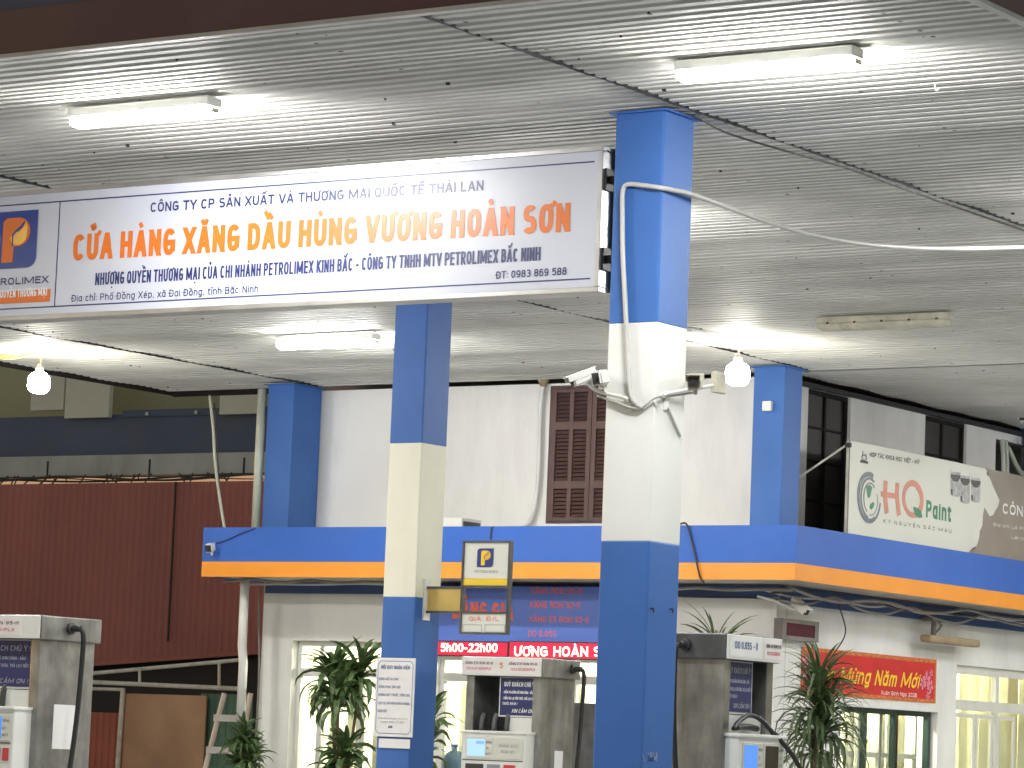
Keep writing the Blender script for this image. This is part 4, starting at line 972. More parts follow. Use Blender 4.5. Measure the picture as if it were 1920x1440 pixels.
pump('near left fuel pump with grey steel side and hose, cut by the left edge', (cl.x, cl.y), 0, .88, .68,
     [(.0, .985, [RON(.06, .80), ], None)], 'R', None, 'lcd', dict(keys=((.60, .72), (.755, .84), (.87, .955)), notice=(-.34, .33), head=(-.34, .355), out=.16, hosey=-.02, sticker=(-.12, .12, 1.50, 1.83), num='42222', vol='2275', unit='22540'))
cm = at(1019, 1234, 2, 2.48)
pump('middle fuel pump under the red LED strip, with number 5 on its header', (cm.x, cm.y), 0, .90, .64,
     [(.0, .985, [RON(.03, .42), (.46, .55, 'plastic', [('5', .05, .05, 't_orange', .5)]), RON(.58, .97)], None)], 'R', 'lcdpale', 'paper', dict(notice=(-.06, .375), head=(-.34, .365), out=.12, hosey=.18, sticker=(-.02, .12, 1.3, 1.64), num='4000', vol='', unit='', ink='t_white', ink2='t_white'))
cr = at(1363, 1187, 2, 2.485)
pump('right fuel pump behind the near column, turned sideways with dirty grey side and DO label', (cr.x, cr.y), R(90), .76, .75,
     [(.0, .66, [(.06, .94, 'paper', [('DO 0,05S - II', .055, .05, 't_blue', .72)])], None), (.665, 1.01, [RON(.04, .96)], None)], 'L', 'lcd', 'lcdoff', dict(notice=(-.30, .10), head=(-.30, .345), out=.08, hosey=-.05, num='', vol='', unit=''), noz=True, cap_m='greysteel')
# islands
def island(label, x0, x1, y0, y1):
    b = B(); b.box(x0, x1, y0, y1, .002, .17, .03)
    t = thing('pump_island', label, 'kerb island', ((x0 + x1) / 2, (y0 + y1) / 2, 0), 0, 'raised pump islands')
    obj('kerb', b, 'kerb', t)
island('raised concrete island under the near column and left pump', -19.4, -10.7, 18.55, 20.75)
island('raised concrete island under the cream banded column and middle pump', -20.6, -15.5, 25.4, 26.9)

# ------------------------------------------------------------------ paint brand banner on the fascia roof (right)
HX = -17.70
def HP(px, py): return at(px, py, 0, HX)
tl, bl = HP(1595, 826), HP(1594, 997)
hq = thing('paint_banner', 'torn white paint shop advertising banner standing on the fascia', 'banner', (HX, 36, 4.15))
y0, z1, z0 = tl.y, tl.z + .004, 4.10; y1 = 40.5
fr_o = obj('frame', B().box(HX - .05, HX - .02, y0, y0 + .03, 4.12, z1).box(HX - .05, HX - .02, y1 - .03, y1, 4.12, z1).box(HX - .049, HX - .021, y0 + .03, y1 - .03, z1 - .03, z1).box(HX - .049, HX - .021, y0 + .03, y1 - .03, 4.12, 4.15), 'whitetube', hq)
under = obj('backing_sheet', B().box(HX - .018, HX - .004, y0, y1, z0, z1), 'hqgrey', hq)
# torn white sheet outline (measured)
edge = [(1846.7, 876), (1852, 884), (1849, 889), (1855, 893), (1862, 912), (1874, 938), (1871, 950), (1866, 957), (1862, 966), (1856, 968), (1846, 951), (1843, 965), (1842, 985), (1837, 996), (1836, 1008), (1831, 1026), (1826, 1026), (1816, 1036)]
pts = [Vector((HX, y0, z1 - .002)), ] + [Vector((HX, HP(*p).y, min(HP(*p).z, z1 - .002))) for p in edge] + [Vector((HX, HP(1815, 1040).y, z0)), Vector((HX, y0, z0))]
b = B(); n_ = len(pts)
front = [b.bm.verts.new(p) for p in pts]; back = [b.bm.verts.new(p - Vector((.0035, 0, 0))) for p in pts]
f1 = b.bm.faces.new(front); f2 = b.bm.faces.new(back[::-1])
for i in range(n_): b.bm.faces.new((front[i], back[i], back[(i + 1) % n_], front[(i + 1) % n_]))
bmesh.ops.triangulate(b.bm, faces=[f1, f2])
sheet_o = obj('torn_sheet', b, 'hqwhite', hq)
XT = HX + .002
def lx(txt, p0, p1_, ty, m, **k): return letter_px(txt, sheet_o, 0, XT, p0, p1_, ty, m, **k)
lx('HỢP TÁC KHOA HỌC VIỆT - MỸ', (1630.7, 856), (1724, 871), 847.5, 't_black', bold=.03)
lx('KỲ NGUYÊN SẮC MÀU', (1656, 980), (1784, 999.5), 973, 't_black', wt=.17, gap=.55)
lx('Paint', (1736, 970), (1783, 979), 937, 't_green', bold=.03)
def strokes(segs, m, name='lettering'):
    b = B()
    for pts, r_ in segs:
        P3 = [HP(*p) + Vector((.004, 0, 0)) for p in pts]
        # flat ribbon following the stroke
        for i in range(len(P3) - 1):
            d = (P3[i + 1] - P3[i]); d.x = 0; L_ = d.length
            if L_ < 1e-5: continue
            d /= L_; s = Vector((0, -d.z, d.y)) * r_; e = d * (r_ * .35)
            b.prism([P3[i] - e - s, P3[i + 1] + e - s, P3[i + 1] + e + s, P3[i] - e + s], (.0012 + .00012 * i, 0, 0))
    return obj(name, b, m, sheet_o)
arc = lambda cx, cy, rx, ry, a0, a1, n=12: [(cx + rx * math.cos(R(a0 + (a1 - a0) * k / n)), cy + ry * math.sin(R(a0 + (a1 - a0) * k / n)) + (rx * math.cos(R(a0 + (a1 - a0) * k / n))) * .15) for k in range(n + 1)]
strokes([([(1660, 904), (1659, 930), (1662, 960)], .045), ([(1682, 908), (1681, 930), (1685, 964)], .045), ([(1652, 926), (1664, 928), (1678, 930), (1684, 929)], .03),
         (arc(1711, 936, 17, 30, 150, 300), .035), (arc(1711, 936, 17, 29, 300, 430), .042), (arc(1711, 936, 17, 30, 70, 150), .03)], 't_salmon')
lf = [(1711, 950), (1719, 952), (1726, 958), (1729, 970), (1722, 971), (1715, 966)]
b = B(); b.prism([HP(*p) + Vector((.0056, 0, 0)) for p in lf], (.001, 0, 0)); obj('leaf_mark', b, 't_green', sheet_o)
strokes([(arc(1629, 933, 20, 44, 60, 290, 20), .026), (arc(1630, 934, 16, 37, 100, 300, 16), .012), (arc(1629, 933, 21, 45, 10, 75, 8), .016), (arc(1631, 935, 12, 29, 120, 310, 12), .008), (arc(1632, 936, 13, 30, -20, 100, 10), .006)], 'globegrey', 'swirl_mark')
for pl in ([(1624, 912), (1630, 909), (1635, 914), (1633, 922), (1631, 932), (1627, 934), (1625, 924)], [(1631, 946), (1636, 941), (1639, 944), (1637, 952), (1633, 956), (1630, 952)]):
    b = B(); b.prism([HP(*p) + Vector((.003, 0, 0)) for p in pl], (.001, 0, 0)); obj('globe_mark', b, 't_green', sheet_o)
b = B()
b.prism([HP(*p) + Vector((.003, 0, 0)) for p in ((1613, 862), (1627, 865), (1627, 870), (1612, 867))], (.001, 0, 0)); obj('emblem', b, 't_black', sheet_o)
strokes([(arc(1620, 858, 5, 5, 0, 330, 10), .007), ([(1617, 846), (1617, 855)], .010), ([(1623, 851), (1623, 860)], .008)], 'globegrey', 'emblem')
# printed paint cans
for (cx, cy) in ((1791, 905), (1829, 916), (1809, 915)):
    front_ = (cx == 1809); h_ = 29 if not front_ else 32; dx = .0028 + (.0016 if front_ else 0)
    def C(u, v, e=0.0): return HP(cx + u, cy + v + u * .13) + Vector((dx + e, 0, 0))
    b = B(); b.prism([C(-9, -h_ + 4), C(9, -h_ + 4), C(8.5, h_ - 6), C(5, h_ - 3), C(-5, h_ - 3), C(-8.5, h_ - 6)], (.0004, 0, 0)); o = obj('can_print', b, 'canmetal', sheet_o)
    b = B(); b.prism([C(-9, -h_ + 14, .0005), C(9, -h_ + 14, .0005), C(9, -h_ + 19, .0005), C(4, -h_ + 27, .0005), C(-4, -h_ + 27, .0005), C(-9, -h_ + 19, .0005)], (.0003, 0, 0)); b.prism([C(-9, h_ - 16, .0005), C(-5.5, h_ - 16, .0005), C(-5, h_ - 4, .0005), C(-8.5, h_ - 6, .0005)], (.0003, 0, 0)); obj('can_mark', b, 'candark', o)
    b = B(); b.prism([C(-8, -h_, .0005), C(8, -h_, .0005), C(8.5, -h_ + 9, .0005), C(-8.5, -h_ + 9, .0005)], (.0003, 0, 0)); obj('can_lid_print', b, 'plastic', o)
def lu(txt, p0, p1_, ty, m, **k): return letter_px(txt, under, 0, HX - .002, p0, p1_, ty, m, **k)
lu('CÔNG TY SƠN', (1880, 963), (2005, 982), 943, 't_white', bold=.03)
lu('Địa chỉ: Lô P1-1 KCN Tiên Sơn', (1863, 986), (1990, 1005), 980, 't_white', wt=.15)
lu('Liên hệ: 0964 868', (1897, 1010), (1965, 1020), 1004, 't_white', wt=.15)
# stay from the banner corner back to the wall, clamps
q = HP(1594, 832)
obj('stay_rod', B().tube([q + Vector((-.03, .01, 0)), (KX1 - .02, y0 - .35, 4.62)], .012, 6), 'whitetube', hq)
obj('clamp', B().box(HX - .05, HX + .012, q.y - .03, q.y + .015, q.z - .04, q.z + .01), 'blackmetal', hq)

# ------------------------------------------------------------------ new year banner
NX = KX1 + .012
a, c = at(1504, 1220, 0, NX), at(1754, 1319, 0, NX)
ztop = at(1754, 1237, 0, NX).z
nyb = thing('new_year_banner', 'red new year banner with yellow script above the green framed window', 'banner', (NX, (a.y + c.y) / 2, c.z))
cl_ = obj('cloth', B().box(NX - .006, NX, a.y, c.y, c.z, ztop), 'bannerred', nyb)
b = B(); e = .045
b.box(NX + .0002, NX + .0012, a.y, c.y, ztop - e, ztop).box(NX + .0002, NX + .0012, a.y, c.y, c.z, c.z + e).box(NX + .0002, NX + .0012, a.y, a.y + e, c.z + e, ztop - e).box(NX + .0002, NX + .0012, c.y - e, c.y, c.z + e, ztop - e)
obj('gold_border', b, 'bannergold', cl_)
letter_px('Chúc Mừng Năm Mới', cl_, 0, NX + .002, (1514, 1275), (1722, 1291), 1245, 't_yellow', wt=.18, shear=.38)
letter_px('Xuân Bính Ngọ 2026', cl_, 0, NX + .002, (1652, 1302), (1719, 1307.5), 1294.5, 't_white', bold=.01)
b = B()
for (px, py, r_) in [(1737, 1275, .11), (1730, 1282, .08), (1744, 1287, .09), (1740, 1304, .06), (1746, 1262, .05), (1512, 1240, .1), (1517, 1292, .09), (1526, 1287, .06), (1509, 1265, .07)]:
    cc = at(px, py, 0, NX + .002)
    for k in range(5):
        a_ = 2 * math.pi * k / 5 + px
        b.prism([cc + Vector((0, math.cos(a_ + s) * r_ * q_, math.sin(a_ + s) * r_ * q_)) for s, q_ in ((0, .1), (-.45, .7), (0, 1), (.45, .7))], (.001 + .0002 * k, 0, 0))
obj('blossom_print', b, 'pink', cl_)

# ------------------------------------------------------------------ small fittings on the kiosk
# unlit LED panel at the corner
DXp = KX1 + .10
a, c = at(1466, 1158, 0, DXp), at(1533, 1205, 0, DXp)
dl = thing('unlit_led_panel', 'dark unlit LED panel in a dusty grey frame on the kiosk corner', 'led panel', (DXp, a.y, c.z))
zt_ = at(1533, 1168, 0, DXp).z
obj('frame', B().box(KX1 + .003, DXp - .003, a.y, c.y, c.z, zt_ + .01).box(DXp - .003, DXp + .012, a.y, a.y + .09, c.z, zt_ + .01).box(DXp - .003, DXp + .012, c.y - .09, c.y, c.z, zt_ + .01).box(DXp - .003, DXp + .012, a.y + .09, c.y - .09, c.z, c.z + .045).box(DXp - .003, DXp + .012, a.y + .09, c.y - .09, zt_ - .035, zt_ + .01), 'dustyframe', dl)
obj('display_field', B().box(DXp - .002, DXp + .002, a.y + .085, c.y - .085, c.z + .04, zt_ - .03), 'leddead', dl)
# dusty tube lamp
a, c = at(1735, 1195, 0, KX1 + .22), at(1830, 1200, 0, KX1 + .22)
ul = thing('wall_lamp', 'unlit dusty brown tube lamp under the right fascia', 'lamp', (KX1 + .2, a.y, a.z))
obj('diffuser', B().box(KX1 + .14, KX1 + .29, a.y, c.y, a.z - .055, a.z + .035, .03), 'dustyplastic', ul)
obj('stem', B().tube([(KX1 + .2, a.y + .25, a.z + .03), (KX1 + .2, a.y + .25, 3.36), (KX1 + .06, a.y + .25, 3.37)], .035, 8).tube([(KX1 + .16, a.y + .3, a.z + .03), (KX1 + .25, a.y + .35, 3.3), (KX1 + .2, a.y + .2, 3.36)], .012, 6, 4), 'dustyframe', ul)
# drain pipes
q0, q1 = at(492, 730, 1, 32.2), at(487, 985, 1, 32.2)
tag(obj('drain_pipe', B().tube([(q0.x, 32.2, 5.84), (q0.x, 32.2, 4.09)], .055, 12), 'greencream', smooth=True), 'pale vertical drain pipe beside the left kiosk column', 'pipe')
q0 = at(459, 1105, 1, 32.1)
tag(obj('drain_pipe', B().tube([(q0.x, 32.1, 3.55), (q0.x, 32.1, 2.75), (q0.x + .03, 32.1, 2.55), (q0.x + .03, 32.1, 1.85)], .055, 12), 'pvc', smooth=True), 'white drain pipe dropping from the left end of the fascia', 'pipe')
pts = [at(*p, 1, KY - .07) for p in ((1020, 716), (1014, 760), (1012, 830), (1009, 900), (1003, 950), (993, 978), (978, 990))]
tag(obj('drain_pipe', B().tube(pts, .028, 10, 5), 'pvc', smooth=True), 'thin white pipe curving down the upper wall beside the shutters', 'pipe')
q = at(1020, 716, 1, KY - .06)
tag(obj('pipe_cup', B().lathe((q.x, KY - .07, q.z), [(.03, -.06), (.05, -.02), (.085, .05), (.085, .09)], 14), 'dustyplastic', smooth=True), 'rusty funnel at the top of the thin wall pipe', 'funnel')
# box on fascia roof
q = at(833, 985, 1, 32.2)
jb = thing('roof_box', 'small pale equipment box lying on the fascia behind the cream column', 'equipment box', (q.x, 32.2, 4.11))
q2 = at(884, 985, 1, 32.2)
obj('casing', B().box(q.x, q2.x, 32.0, 32.4, 4.115, at(850, 970, 1, 32.0).z, .01), 'plastic', jb); obj('grille', B().box(q2.x + .001, q2.x + .006, 32.03, 32.37, 4.13, 4.22), 'greysteel', jb)
q = at(1441, 762, 1, 31.99)
tag(obj('junction_box', B().box(q.x - .055, q.x + .055, 31.94, 31.998, q.z - .055, q.z + .055, .01), 'plastic'), 'white junction box on the blue kiosk corner column', 'junction box')

# security cameras -------------------------------------------------
def bullet(label, p, d, L, wd, mount, body='plastic', hood=True):
    p, d = Vector(p), Vector(d).normalized(); s = d.cross(Vector((0, 0, 1))).normalized(); u = s.cross(d)
    t = thing('security_camera', label, 'security camera', p, 0, 'security cameras')
    def bx(b, a0, a1, s0, s1, u0, u1):
        v = [p + d * a + s * c + u * e for a in (a0, a1) for c in (s0, s1) for e in (u0, u1)]
        vs = [b.bm.verts.new(x) for x in v]
        for f in ((0, 1, 3, 2), (4, 6, 7, 5), (0, 4, 5, 1), (2, 3, 7, 6), (0, 2, 6, 4), (1, 5, 7, 3)): b.bm.faces.new([vs[i] for i in f])
    b = B(); bx(b, -L / 2, L / 2, -wd / 2, wd / 2, -wd / 2, wd / 2); bmesh.ops.bevel(b.bm, geom=list(b.bm.edges), offset=wd * .14, segments=2, affect='EDGES')
    obj('body', b, body, t)
    if hood:
        b = B(); bx(b, -L / 2 - .01, L / 2 + .035, -wd * .56, wd * .56, wd * .52, wd * .60); bx(b, -L / 2, L / 2 + .03, -wd * .58, -wd * .525, wd * .05, wd * .515); bx(b, -L / 2, L / 2 + .03, wd * .525, wd * .58, wd * .05, wd * .515); obj('sun_hood', b, body, t)
    b = B(); bx(b, L / 2 + .001, L / 2 + .004, -wd * .40, wd * .40, -wd * .40, wd * .40); f = obj('front_glass', b, 'lcdoff', t)
    obj('lens', B().lathe(p + d * (L / 2 + .005), [(wd * .2, 0), (wd * .2, .006), (wd * .1, .007)], 14, axis=d), 'black', f)
    obj('bracket', B().tube([p - d * L * .25 - u * wd * .45, p - d * L * .25 - u * wd * .9, Vector(mount) + (p - Vector(mount)) * .35, mount], .014, 8), body, t)
    return t
# left pair and right one on the near column
arm = thing('camera_arm', 'white metal strap and arms around the near column holding the cameras', 'bracket', (P1X0, P1Y0, 4.0))
q0, q1, q2 = at(1172, 746, 1, P1Y0 - .03), at(1105, 722, 1, P1Y0 - .03), at(1250, 738, 0, P1X1 + .03)
q3 = at(1340, 722, 0, P1X1 + .12)
obj('left_arm', B().tube([(q0.x, P1Y0 + .001, q0.z - .02), q0, q1.lerp(q0, .3) + Vector((0, 0, -.02)), q1], .013, 8, 4), 'plastic', arm)
obj('right_arm', B().tube([(P1X1 - .001, q2.y, q2.z - .02), q2, q3.lerp(q2, .4) + Vector((0, 0, .0)), q3], .013, 8, 4), 'plastic', arm)
b = B(); w0 = at(1178, 752, 1, P1Y0 - .006); b.box(w0.x - .03, w0.x + .03, P1Y0 - .01, P1Y0 - .0005, w0.z - .07, w0.z + .05, .002)
w1 = at(1250, 750, 0, P1X1 + .006); b.box(P1X1 + .0005, P1X1 + .01, w1.y - .03, w1.y + .03, w1.z - .07, w1.z + .05, .002); obj('foot_plate', b, 'plastic', arm)
obj('strut', B().tube([w1 + Vector((.01, 0, -.05)), at(1276, 818, 0, P1X1 + .01)], .009, 6), 'cablew', arm)
pA = at(1094, 708, 1, P1Y0 - .10); bullet('white bullet camera, outermost on the left arm of the near column', pA, (-.62, -.75, -.42), .17, .075, q1)
pB = at(1127, 708, 1, P1Y0 - .10); bullet('cube shaped twin lens camera next to the near column on its left arm', pB, (-.35, -.9, -.25), .085, .095, q1.lerp(q0, .3), hood=False)
pC = at(1303, 716, 0, P1X1 + .10); bullet('dirty hooded camera on the right side arm of the near column', pC, (.35, -.9, -.15), .12, .09, q3.lerp(q2, .4), 'dirtyplastic')
tag(obj('floodlight_back', B().box(q3.x - .02, q3.x + .02, q3.y - .02, q3.y + .12, q3.z - .05, q3.z + .09, .006), 'dirtyplastic'), 'small flat sensor plate at the tip of the right camera arm', 'sensor')
q = at(394, 1027, 1, FY - .12); bullet('small round nosed camera on the left end of the blue fascia', q, (.15, -.95, -.25), .10, .10, (q.x - .03, FY, q.z + .06), hood=False)
q = at(1500, 1137, 0, KX1 + .30); bullet('white bullet camera under the fascia above the unlit panel', q, (.55, -.15, -.35), .24, .085, (KX1 + .02, q.y - .45, q.z + .08))
q = at(1918, 776, 0, -17.78); bullet('white camera cut off by the right photo edge near the ceiling', q, (.5, -.8, -.3), .26, .14, (-17.95, q.y + .2, q.z + .1))

# conduit down the near column and the sagging cable from the right ---
yc = P1Y0 - .022
pts = [at(1205, 764, 1, yc), at(1188, 752, 1, yc), at(1180, 725, 1, yc), at(1176, 650, 1, yc), at(1172, 560, 1, yc), at(1168, 480, 1, yc), at(1167, 400, 1, yc), at(1168, 358, 1, yc), at(1177, 346, 1, yc), at(1200, 347, 1, yc), at(1238, 352, 1, yc)]
A = pts[-1]; E1 = at(1264, 357, 0, P1X1 + .03)
pts += [E1, at(1302, 366, 0, P1X1 + .06), ]
e2 = at(1410, 406, 0, P1X1 + .1); e3 = at(1500, 435, 0, P1X1 + .2); e4 = at(1600, 455, 0, P1X1 + .3); e5 = at(1700, 464, 0, P1X1 + .35); e6 = at(1800, 466, 0, P1X1 + .4); e7 = at(1960, 462, 0, P1X1 + .45)
pts += [e2, e3, e4, e5, e6, e7]
tag(obj('conduit_cable', B().tube(pts, .0165, 10, 6), 'cablew', smooth=True), 'thick white cable wrapping the near column and sagging to the right', 'cable')
tag(obj('cable', B().tube([at(1120, 742, 1, yc), at(1150, 752, 1, yc), at(1195, 766, 1, yc), at(1225, 748, 1, yc), at(1240, 742, 1, yc), Vector((P1X1 + .02, P1Y0 + .06, at(1240, 742, 1, yc).z)), at(1300, 736, 0, P1X1 + .06)], .008, 6, 6), 'cablew', smooth=True), 'thin white camera cable drooping across the near column face', 'cable')
# fascia cables
def cable_run(label, pts, r, m):
    tag(obj('cable', B().tube(pts, r, 6, 5), m, smooth=True), label, 'cable')
def sag(p, q, n, s): return [Vector(p).lerp(Vector(q), i / n) + Vector((0, 0, -s * abs(math.sin(i * 1.7 + s * 40)))) for i in range(n + 1)]
cable_run('grey cable bundle clipped under the front fascia left of the price board', sag((-25.45, 31.95, 3.535), (-22.9, 31.95, 3.53), 6, .035), .016, 'cableg')
cable_run('pale cable running under the front fascia behind the cream banded column', sag((-25.4, 32.2, 3.50), (-22.5, 32.2, 3.52), 5, .02), .012, 'cablew')
cable_run('grey cable hanging down the left edge of the kiosk front wall', [(-25.40, 32.6, 3.5), (-25.43, 32.62, 3.2), (-25.40, 32.65, 2.4), (-25.41, 32.65, 1.2)], .014, 'cableg')
cable_run('grey cable under the front fascia between near column and kiosk corner', sag((-20.2, 32.1, 3.50), (-17.8, 32.1, 3.49), 6, .04), .018, 'cableg')
cable_run('dark cable under the front fascia right of the near column', sag((-20.2, 32.4, 3.46), (-18.1, 32.5, 3.42), 5, .05), .012, 'cabled')
for k, (m, r_, z, s, lb) in enumerate((('cableg', .018, 3.50, .10, 'grey cable sagging deepest under the right fascia'), ('cableg', .014, 3.47, .14, 'thin grey cable looping under the right fascia'), ('cabled', .016, 3.49, .07, 'dark cable close under the right fascia'), ('cablew', .013, 3.47, .05, 'pale cable along the right fascia near the dusty lamp'))):
    x = -17.85 - .1 * k
    cable_run(lb, [Vector((x, 32.1 + i * .62, z - s * abs(math.sin(i * (.9 + .13 * k) + k)) * (1 if i < 8 else .5))) for i in range(14)], r_, m)
cable_run('thin dark cable hanging in front of the corner wall by the unlit panel', [(KX1 + .2, 33.75, 3.4), (KX1 + .22, 33.9, 3.1), (KX1 + .16, 33.75, 2.85), (KX1 + .13, 33.6, 2.7)], .008, 'cabled')
cable_run('blue cable along the fascia top to its left camera', [at(405, 1018, 1, FY - .02), at(425, 1012, 1, FY - .02), at(450, 1000, 1, FY - .02), at(478, 990, 1, FY - .01)], .010, 't_blue')
cable_run('black cable looped over the fascia right of the near column', [at(1272, 984, 1, FY - .02), at(1285, 981, 1, FY - .03), at(1292, 995, 1, FY - .02), at(1303, 1040, 1, FY - .02), at(1312, 1080, 1, FY - .02), at(1320, 1092, 1, FY + .1)], .011, 'cabled')
cable_run('thin wire dropping over the fascia above the logo sign', [at(925, 988, 1, FY - .01), at(921, 992, 1, FY - .02), at(919, 1012, 1, FY - .02)], .007, 'cabled')
g0 = at(393, 742, 1, 32.3); g1 = at(421, 990, 1, 32.0)
cable_run('leaning pale cable from the ceiling corner down to the fascia left end', [g0, g0.lerp(g1, .25), g0.lerp(g1, .5) + Vector((-.03, 0, 0)), g0.lerp(g1, .8) + Vector((-.02, 0, 0)), g1], .02, 'greencream')
g0 = at(402, 755, 1, 32.25); g1 = at(416, 985, 1, 32.05)
cable_run('thin dark cable beside the leaning pale cable', [g0, g0.lerp(g1, .5), g1], .008, 'cabled')
# coil of pipes in the dark alcove at far right
b = B()
for k in range(2):
    y = 38.22 + .1 * k; b.tube([(KX1 + .02, y, 5.7), (KX1 + .04, y + .02, 5.3), (KX1 + .03, y, 4.7), (KX1 + .03, y + .02, 4.2)], .03, 8, 4)
b.tube([(KX1 + .04, 38.35, 5.62), (KX1 + .08, 38.6, 5.35), (KX1 + .06, 38.95, 5.28), (KX1 + .05, 38.5, 5.2), (KX1 + .06, 38.75, 4.95), (KX1 + .07, 39.1, 5.05), (KX1 + .06, 39.0, 5.2), (KX1 + .05, 38.6, 5.18)], .03, 8, 6)
tag(obj('pipe_coil', b, 'greencream', smooth=True), 'looped insulated pipes on the dark wall opening at far right', 'pipes')

# ------------------------------------------------------------------ plants
def plant(label, x, y, heads, pot, mat_, n=70, L=.5, W=.06, droop=2.0, el=(.1, 1.3)):
    t = thing('dracaena_plant', label, 'plant', (x, y, 0), 0, 'potted dracaenas')
    obj('pot', B().lathe((x, y, .003), [(pot * .7, 0), (pot, .35), (pot * 1.08, .36), (pot * 1.08, .42), (pot * .95, .42), (pot * .9, .38)], 20), 'pot', t, smooth=False)
    obj('soil', B().lathe((x, y, .36), [(pot * .9, 0), (pot * .9, .015)], 20), 'soil', t)
    for (dx, dy, z, sc_, nn) in heads:
        h = Vector((x + dx, y + dy, z))
        obj('stem', B().tube([(x + dx * .2, y + dy * .2, .36), (x + dx * .5, y + dy * .4, z * .5), (x + dx * .9, y + dy * .9, z * .85), h], .022, 8, 4, r1=.016), 'stem', t, smooth=True)
        b = B()
        for i in range(int(n * nn)):
            f = random.random()
            e = el[0] + (el[1] - el[0]) * f
            b.leaf(h + Vector((random.gauss(0, .012), random.gauss(0, .012), -.22 * sc_ * (1 - f) + random.uniform(-.03, .03))), random.uniform(0, 2 * math.pi), e, L * sc_ * random.uniform(.7, 1.15), W * random.uniform(.75, 1.2), droop * random.uniform(.7, 1.15) * (1.15 - .75 * f))
        obj('foliage', b, mat_, t)
    return t
q = at(645, 1300, 1, 31.6)
plant('broad leaved dracaena in front of the glazed door, left of the cream column', q.x, 31.6,
      [(-.16, 0, at(628, 1262, 1, 31.6).z, 1.0, 1), (.14, .1, at(672, 1255, 1, 31.6).z, .95, 1), (.0, -.1, at(650, 1300, 1, 31.6).z, 1.0, 1), (.05, 0, at(655, 1410, 1, 31.6).z, .8, 1.0), (-.05, .1, at(640, 1450, 1, 31.6).z, .8, .9)], .28, 'leaf', n=52, L=.56, W=.082, droop=2.8)
q = at(832, 1330, 1, 31.4)
plant('broad leaved dracaena mostly hidden behind the cream banded column', q.x - .28, 31.4, [(.1, 0, at(815, 1345, 1, 31.4).z, .9, 1), (.05, 0, at(810, 1400, 1, 31.4).z, .9, .8)], .26, 'leaf', n=40, L=.48, W=.08, droop=2.2)
q = at(455, 1400, 1, 31.9)
plant('bushy plant at the foot of the white drain pipe by the ladder', q.x + .12, 31.75, [(0, 0, at(455, 1376, 1, 31.8).z, .8, 1.2), (-.15, .1, at(440, 1425, 1, 31.8).z, .8, 1.1), (.12, .0, at(475, 1410, 1, 31.8).z, .8, 1.1)], .25, 'leaf', n=60, L=.40, W=.05, droop=2.2)
q = at(1535, 1290, 0, -16.9)
plant('tall narrow leaved dracaena in front of the red banner, its top spiking upward', q.x, q.y, [(0, 0, q.z + .10, .72, .55), (.0, -.02, q.z - .10, .92, 1.0), (.04, .05, q.z - .32, .95, 1.2), (-.03, .02, q.z - .55, .85, 1.0)], .32, 'leafd', n=80, L=.70, W=.034, droop=2.7, el=(.1, 1.5))
q = at(1345, 1190, 1, 30.6)
plant('narrow leaved dracaena peeking over the right fuel pump', q.x, 30.6, [(0, 0, q.z - .12, .9, .5)], .3, 'leafd', n=70, L=.66, W=.035, droop=1.7, el=(.2, 1.3))

# ------------------------------------------------------------------ neighbour building, shed and ladder at left
NBY = 40.0
z_ = lambda py, y=NBY: at(240, py, 1, y).z
nx0, nx1 = -42.0, -25.0
nb_ = thing('neighbour_building', 'dark neighbouring building with olive wall, slate blue band and grey beam', 'building', (-34, NBY, 0))
obj('upper_wall', B().box(nx0, nx1, NBY + 1.2, NBY + 1.4, z_(860), 12), 'olive', nb_)
obj('slate_band', B().box(nx0, nx1, NBY + .3, NBY + .6, z_(853), z_(772)), 'darkband', nb_)
obj('slate_band_step', B().box(at(230, 770, 1, NBY + .28).x, nx1, NBY + .28, NBY + .6, z_(772) - .05, z_(765)), 'darkband', nb_)
obj('beam', B().box(nx0, nx1, NBY, NBY + .5, z_(891), z_(852) - .002), 'concrete', nb_)
b = B()
for px in (90, 281, 458):
    x = at(px, 870, 1, NBY).x; b.box(x - .014, x + .014, NBY - .012, NBY - .0005, z_(891), z_(862))
obj('drip_mark', b, 'dark', nb_)  # dark drip marks on the beam, modelled as thin strips
for (p0, p1_) in (((125, 700), (203, 782)), ((413, 735), (484, 775)), ((60, 712), (118, 768))):
    a, c = at(*p0, 1, NBY + .2), at(*p1_, 1, NBY + .2)
    obj('pale_panel', B().box(a.x, c.x, NBY + .2, NBY + .29, c.z, a.z + .6), 'palebox', nb_)
obj('peach_glow_wall', B().box(nx0, nx1, NBY + .35, NBY + .45, z_(925), z_(880)), 'peach', nb_)
b = B()
for px in (276, 368):
    x = at(px, 775, 1, NBY + .27).x; b.box(x - .02, x + .02, NBY + .25, NBY + .2799, z_(776), z_(770))
obj('clip', b, 'palebox', nb_)
# tangled cables in the gap
b = B()
for k in range(4):
    x = nx0; pts = []
    ph = random.uniform(0, 6)
    while x < nx1 + .5: pts.append((x, NBY - .05 - .02 * k, z_(893 + 10 * (.5 + .5 * math.sin(x * (.9 + .2 * k) + ph))))); x += .5
    b.tube(pts, .009 + .008 * (k % 2), 5, 3)
for k in range(26):
    x = random.uniform(-37.5, -31.2); b.tube([(x, NBY - .1, z_(890)), (x + random.uniform(-.25, .25), NBY - .1, z_(random.uniform(903, 912)))], .012, 5)
tag(obj('cable_tangle', b, 'cabled'), 'tangle of dark cables strung along the gap under the grey beam', 'cables')
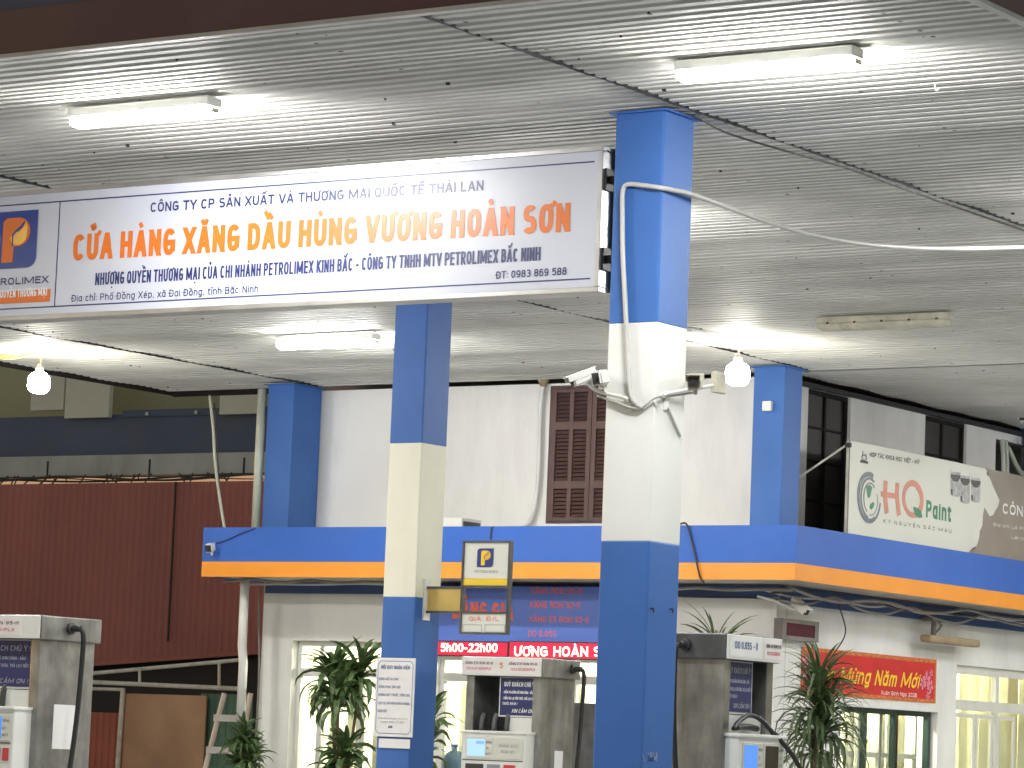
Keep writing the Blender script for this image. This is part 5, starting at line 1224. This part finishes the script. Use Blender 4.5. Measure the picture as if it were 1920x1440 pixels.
# maroon corrugated wall
rw = thing('corrugated_wall', 'large maroon corrugated steel wall left of the kiosk', 'wall', (-34, 39.6, 0))
def corrug(x0, x1, y, z0, z1, pitch, dep, m, parent, name, slope=0.0):
    b = B(); x = x0; prof = []
    while x < x1: prof += [(x, 0), (x + pitch * .5, 0), (x + pitch * .62, dep), (x + pitch * .88, dep)]; x += pitch
    lo = [b.bm.verts.new((x, y - d, z0 + slope * (x - x0))) for x, d in prof]; hi = [b.bm.verts.new((x, y - d, z1)) for x, d in prof]
    for i in range(len(prof) - 1): b.bm.faces.new((lo[i], lo[i + 1], hi[i + 1], hi[i]))
    return obj(name, b, m, parent)
RY = 39.7
zr = at(240, 905, 1, RY).z
a, c = at(160, 1243, 1, RY), at(450, 1222, 1, RY); sl = (c.z - a.z) / (c.x - a.x)
corrug(-42, -25.0, RY, a.z + sl * (-42 - a.x), zr, .13, .012, 'red', rw, 'sheet', sl)
for px in (325,):
    q = at(px, 1000, 1, RY - .04); b = B(); b.box(q.x - .012, q.x + .012, RY - .05, RY - .031, a.z + .35, zr); obj('sheet_joint', b, 'dark', rw)
obj('foot_angle', B().prism([(-42, RY - .06, a.z + sl * (-42 - a.x) - .06), (-25, RY - .06, a.z + sl * (-25 - a.x) - .06), (-25, RY - .06, a.z + sl * (-25 - a.x)), (-42, RY - .06, a.z + sl * (-42 - a.x))], (0, .05, 0)), 'red', rw)
obj('post', B().box(-41.9, -41.7, RY + .01, RY + .2, 0, zr).box(-25.3, -25.1, RY + .01, RY + .2, 0, zr), 'dark', rw)
# shed frame
TY = 37.5
sd = thing('shed_frame', 'white tubular shed frame with sloping top rail', 'shed frame', (-31, TY, 0))
def tp(px, py): return at(px, py, 1, TY)
obj('sloping_rail', B().tube([tp(60, 1273), tp(455, 1237)], .028, 10), 'whitetube', sd)
obj('cross_rail', B().tube([tp(60, 1274), tp(460, 1292)], .032, 10), 'whitetube', sd)
b = B(); b.tube([tp(60, 1288), tp(230, 1293)], .025, 8); obj('short_rail', b, 'whitetube', sd)
for (x, ya, yb) in ((262, 1257, 1282), (411, 1242, 1289)): obj('stub_post', B().tube([tp(x, ya), tp(x, yb)], .022, 8), 'whitetube', sd)
q = tp(231, 1290); obj('corner_post', B().tube([(q.x, TY, q.z), (q.x - .05, TY, 0.0)], .036, 10), 'whitetube', sd)
ps_ = thing('shed_wall', 'patched shed wall of rust red sheet, plywood and green sheet', 'shed wall', (-31, TY + .3, 0))
def pan(p0, p1_, y, m, nm, cor=False):
    a, c = at(*p0, 1, y), at(*p1_, 1, y)
    if cor: corrug(a.x, c.x, y, .01, a.z, .12, .02, m, ps_, nm)
    else: obj(nm, B().box(a.x, c.x, y, y + .03, .01, a.z), m, ps_)
pan((20, 1330), (228, 1440), TY + .25, 'redlow', 'rust_red_panel', True)
pan((236, 1300), (380, 1440), TY + .10, 'ply', 'plywood_panel')
pan((377, 1300), (460, 1440), TY + .22, 'green', 'green_panel', True)
tag(obj('back_wall', B().box(-42, -25.2, 39.95, 40.1, 0, at(240, 1215, 1, 39.9).z), 'dark'), 'wall coloured dark for the unlit shed interior, seen above the panels', 'wall')  # shade of the shed interior put into the near-black colour
# ladder
LY = 35.5
ld = thing('ladder', 'pale wooden ladder leaning on the green shed panel', 'ladder', at(400, 1440, 1, LY))
def lp_(px, py, dy=0): return at(px, py, 1, LY + dy)
l0, l1 = lp_(421, 1300), lp_(384, 1445); dl_ = (l1 - l0) * 2.6
r0, r1 = lp_(470, 1300), lp_(444, 1445)
obj('side_rail', B().tube([l0, l0 + dl_], .036, 8), 'frame', ld); obj('side_rail', B().tube([r0, r0 + (r1 - r0) * 2.6], .036, 8), 'frame', ld)
for (ya, x0, x1) in ((1346, 405, 462), (1406, 391, 450), (1470, 376, 440)):
    a, c = lp_(x0, ya), lp_(x1, ya + 2)
    obj('rung', B().box(a.x, c.x, LY - .055, LY - .037, a.z - .045, a.z + .045), 'frame', ld)
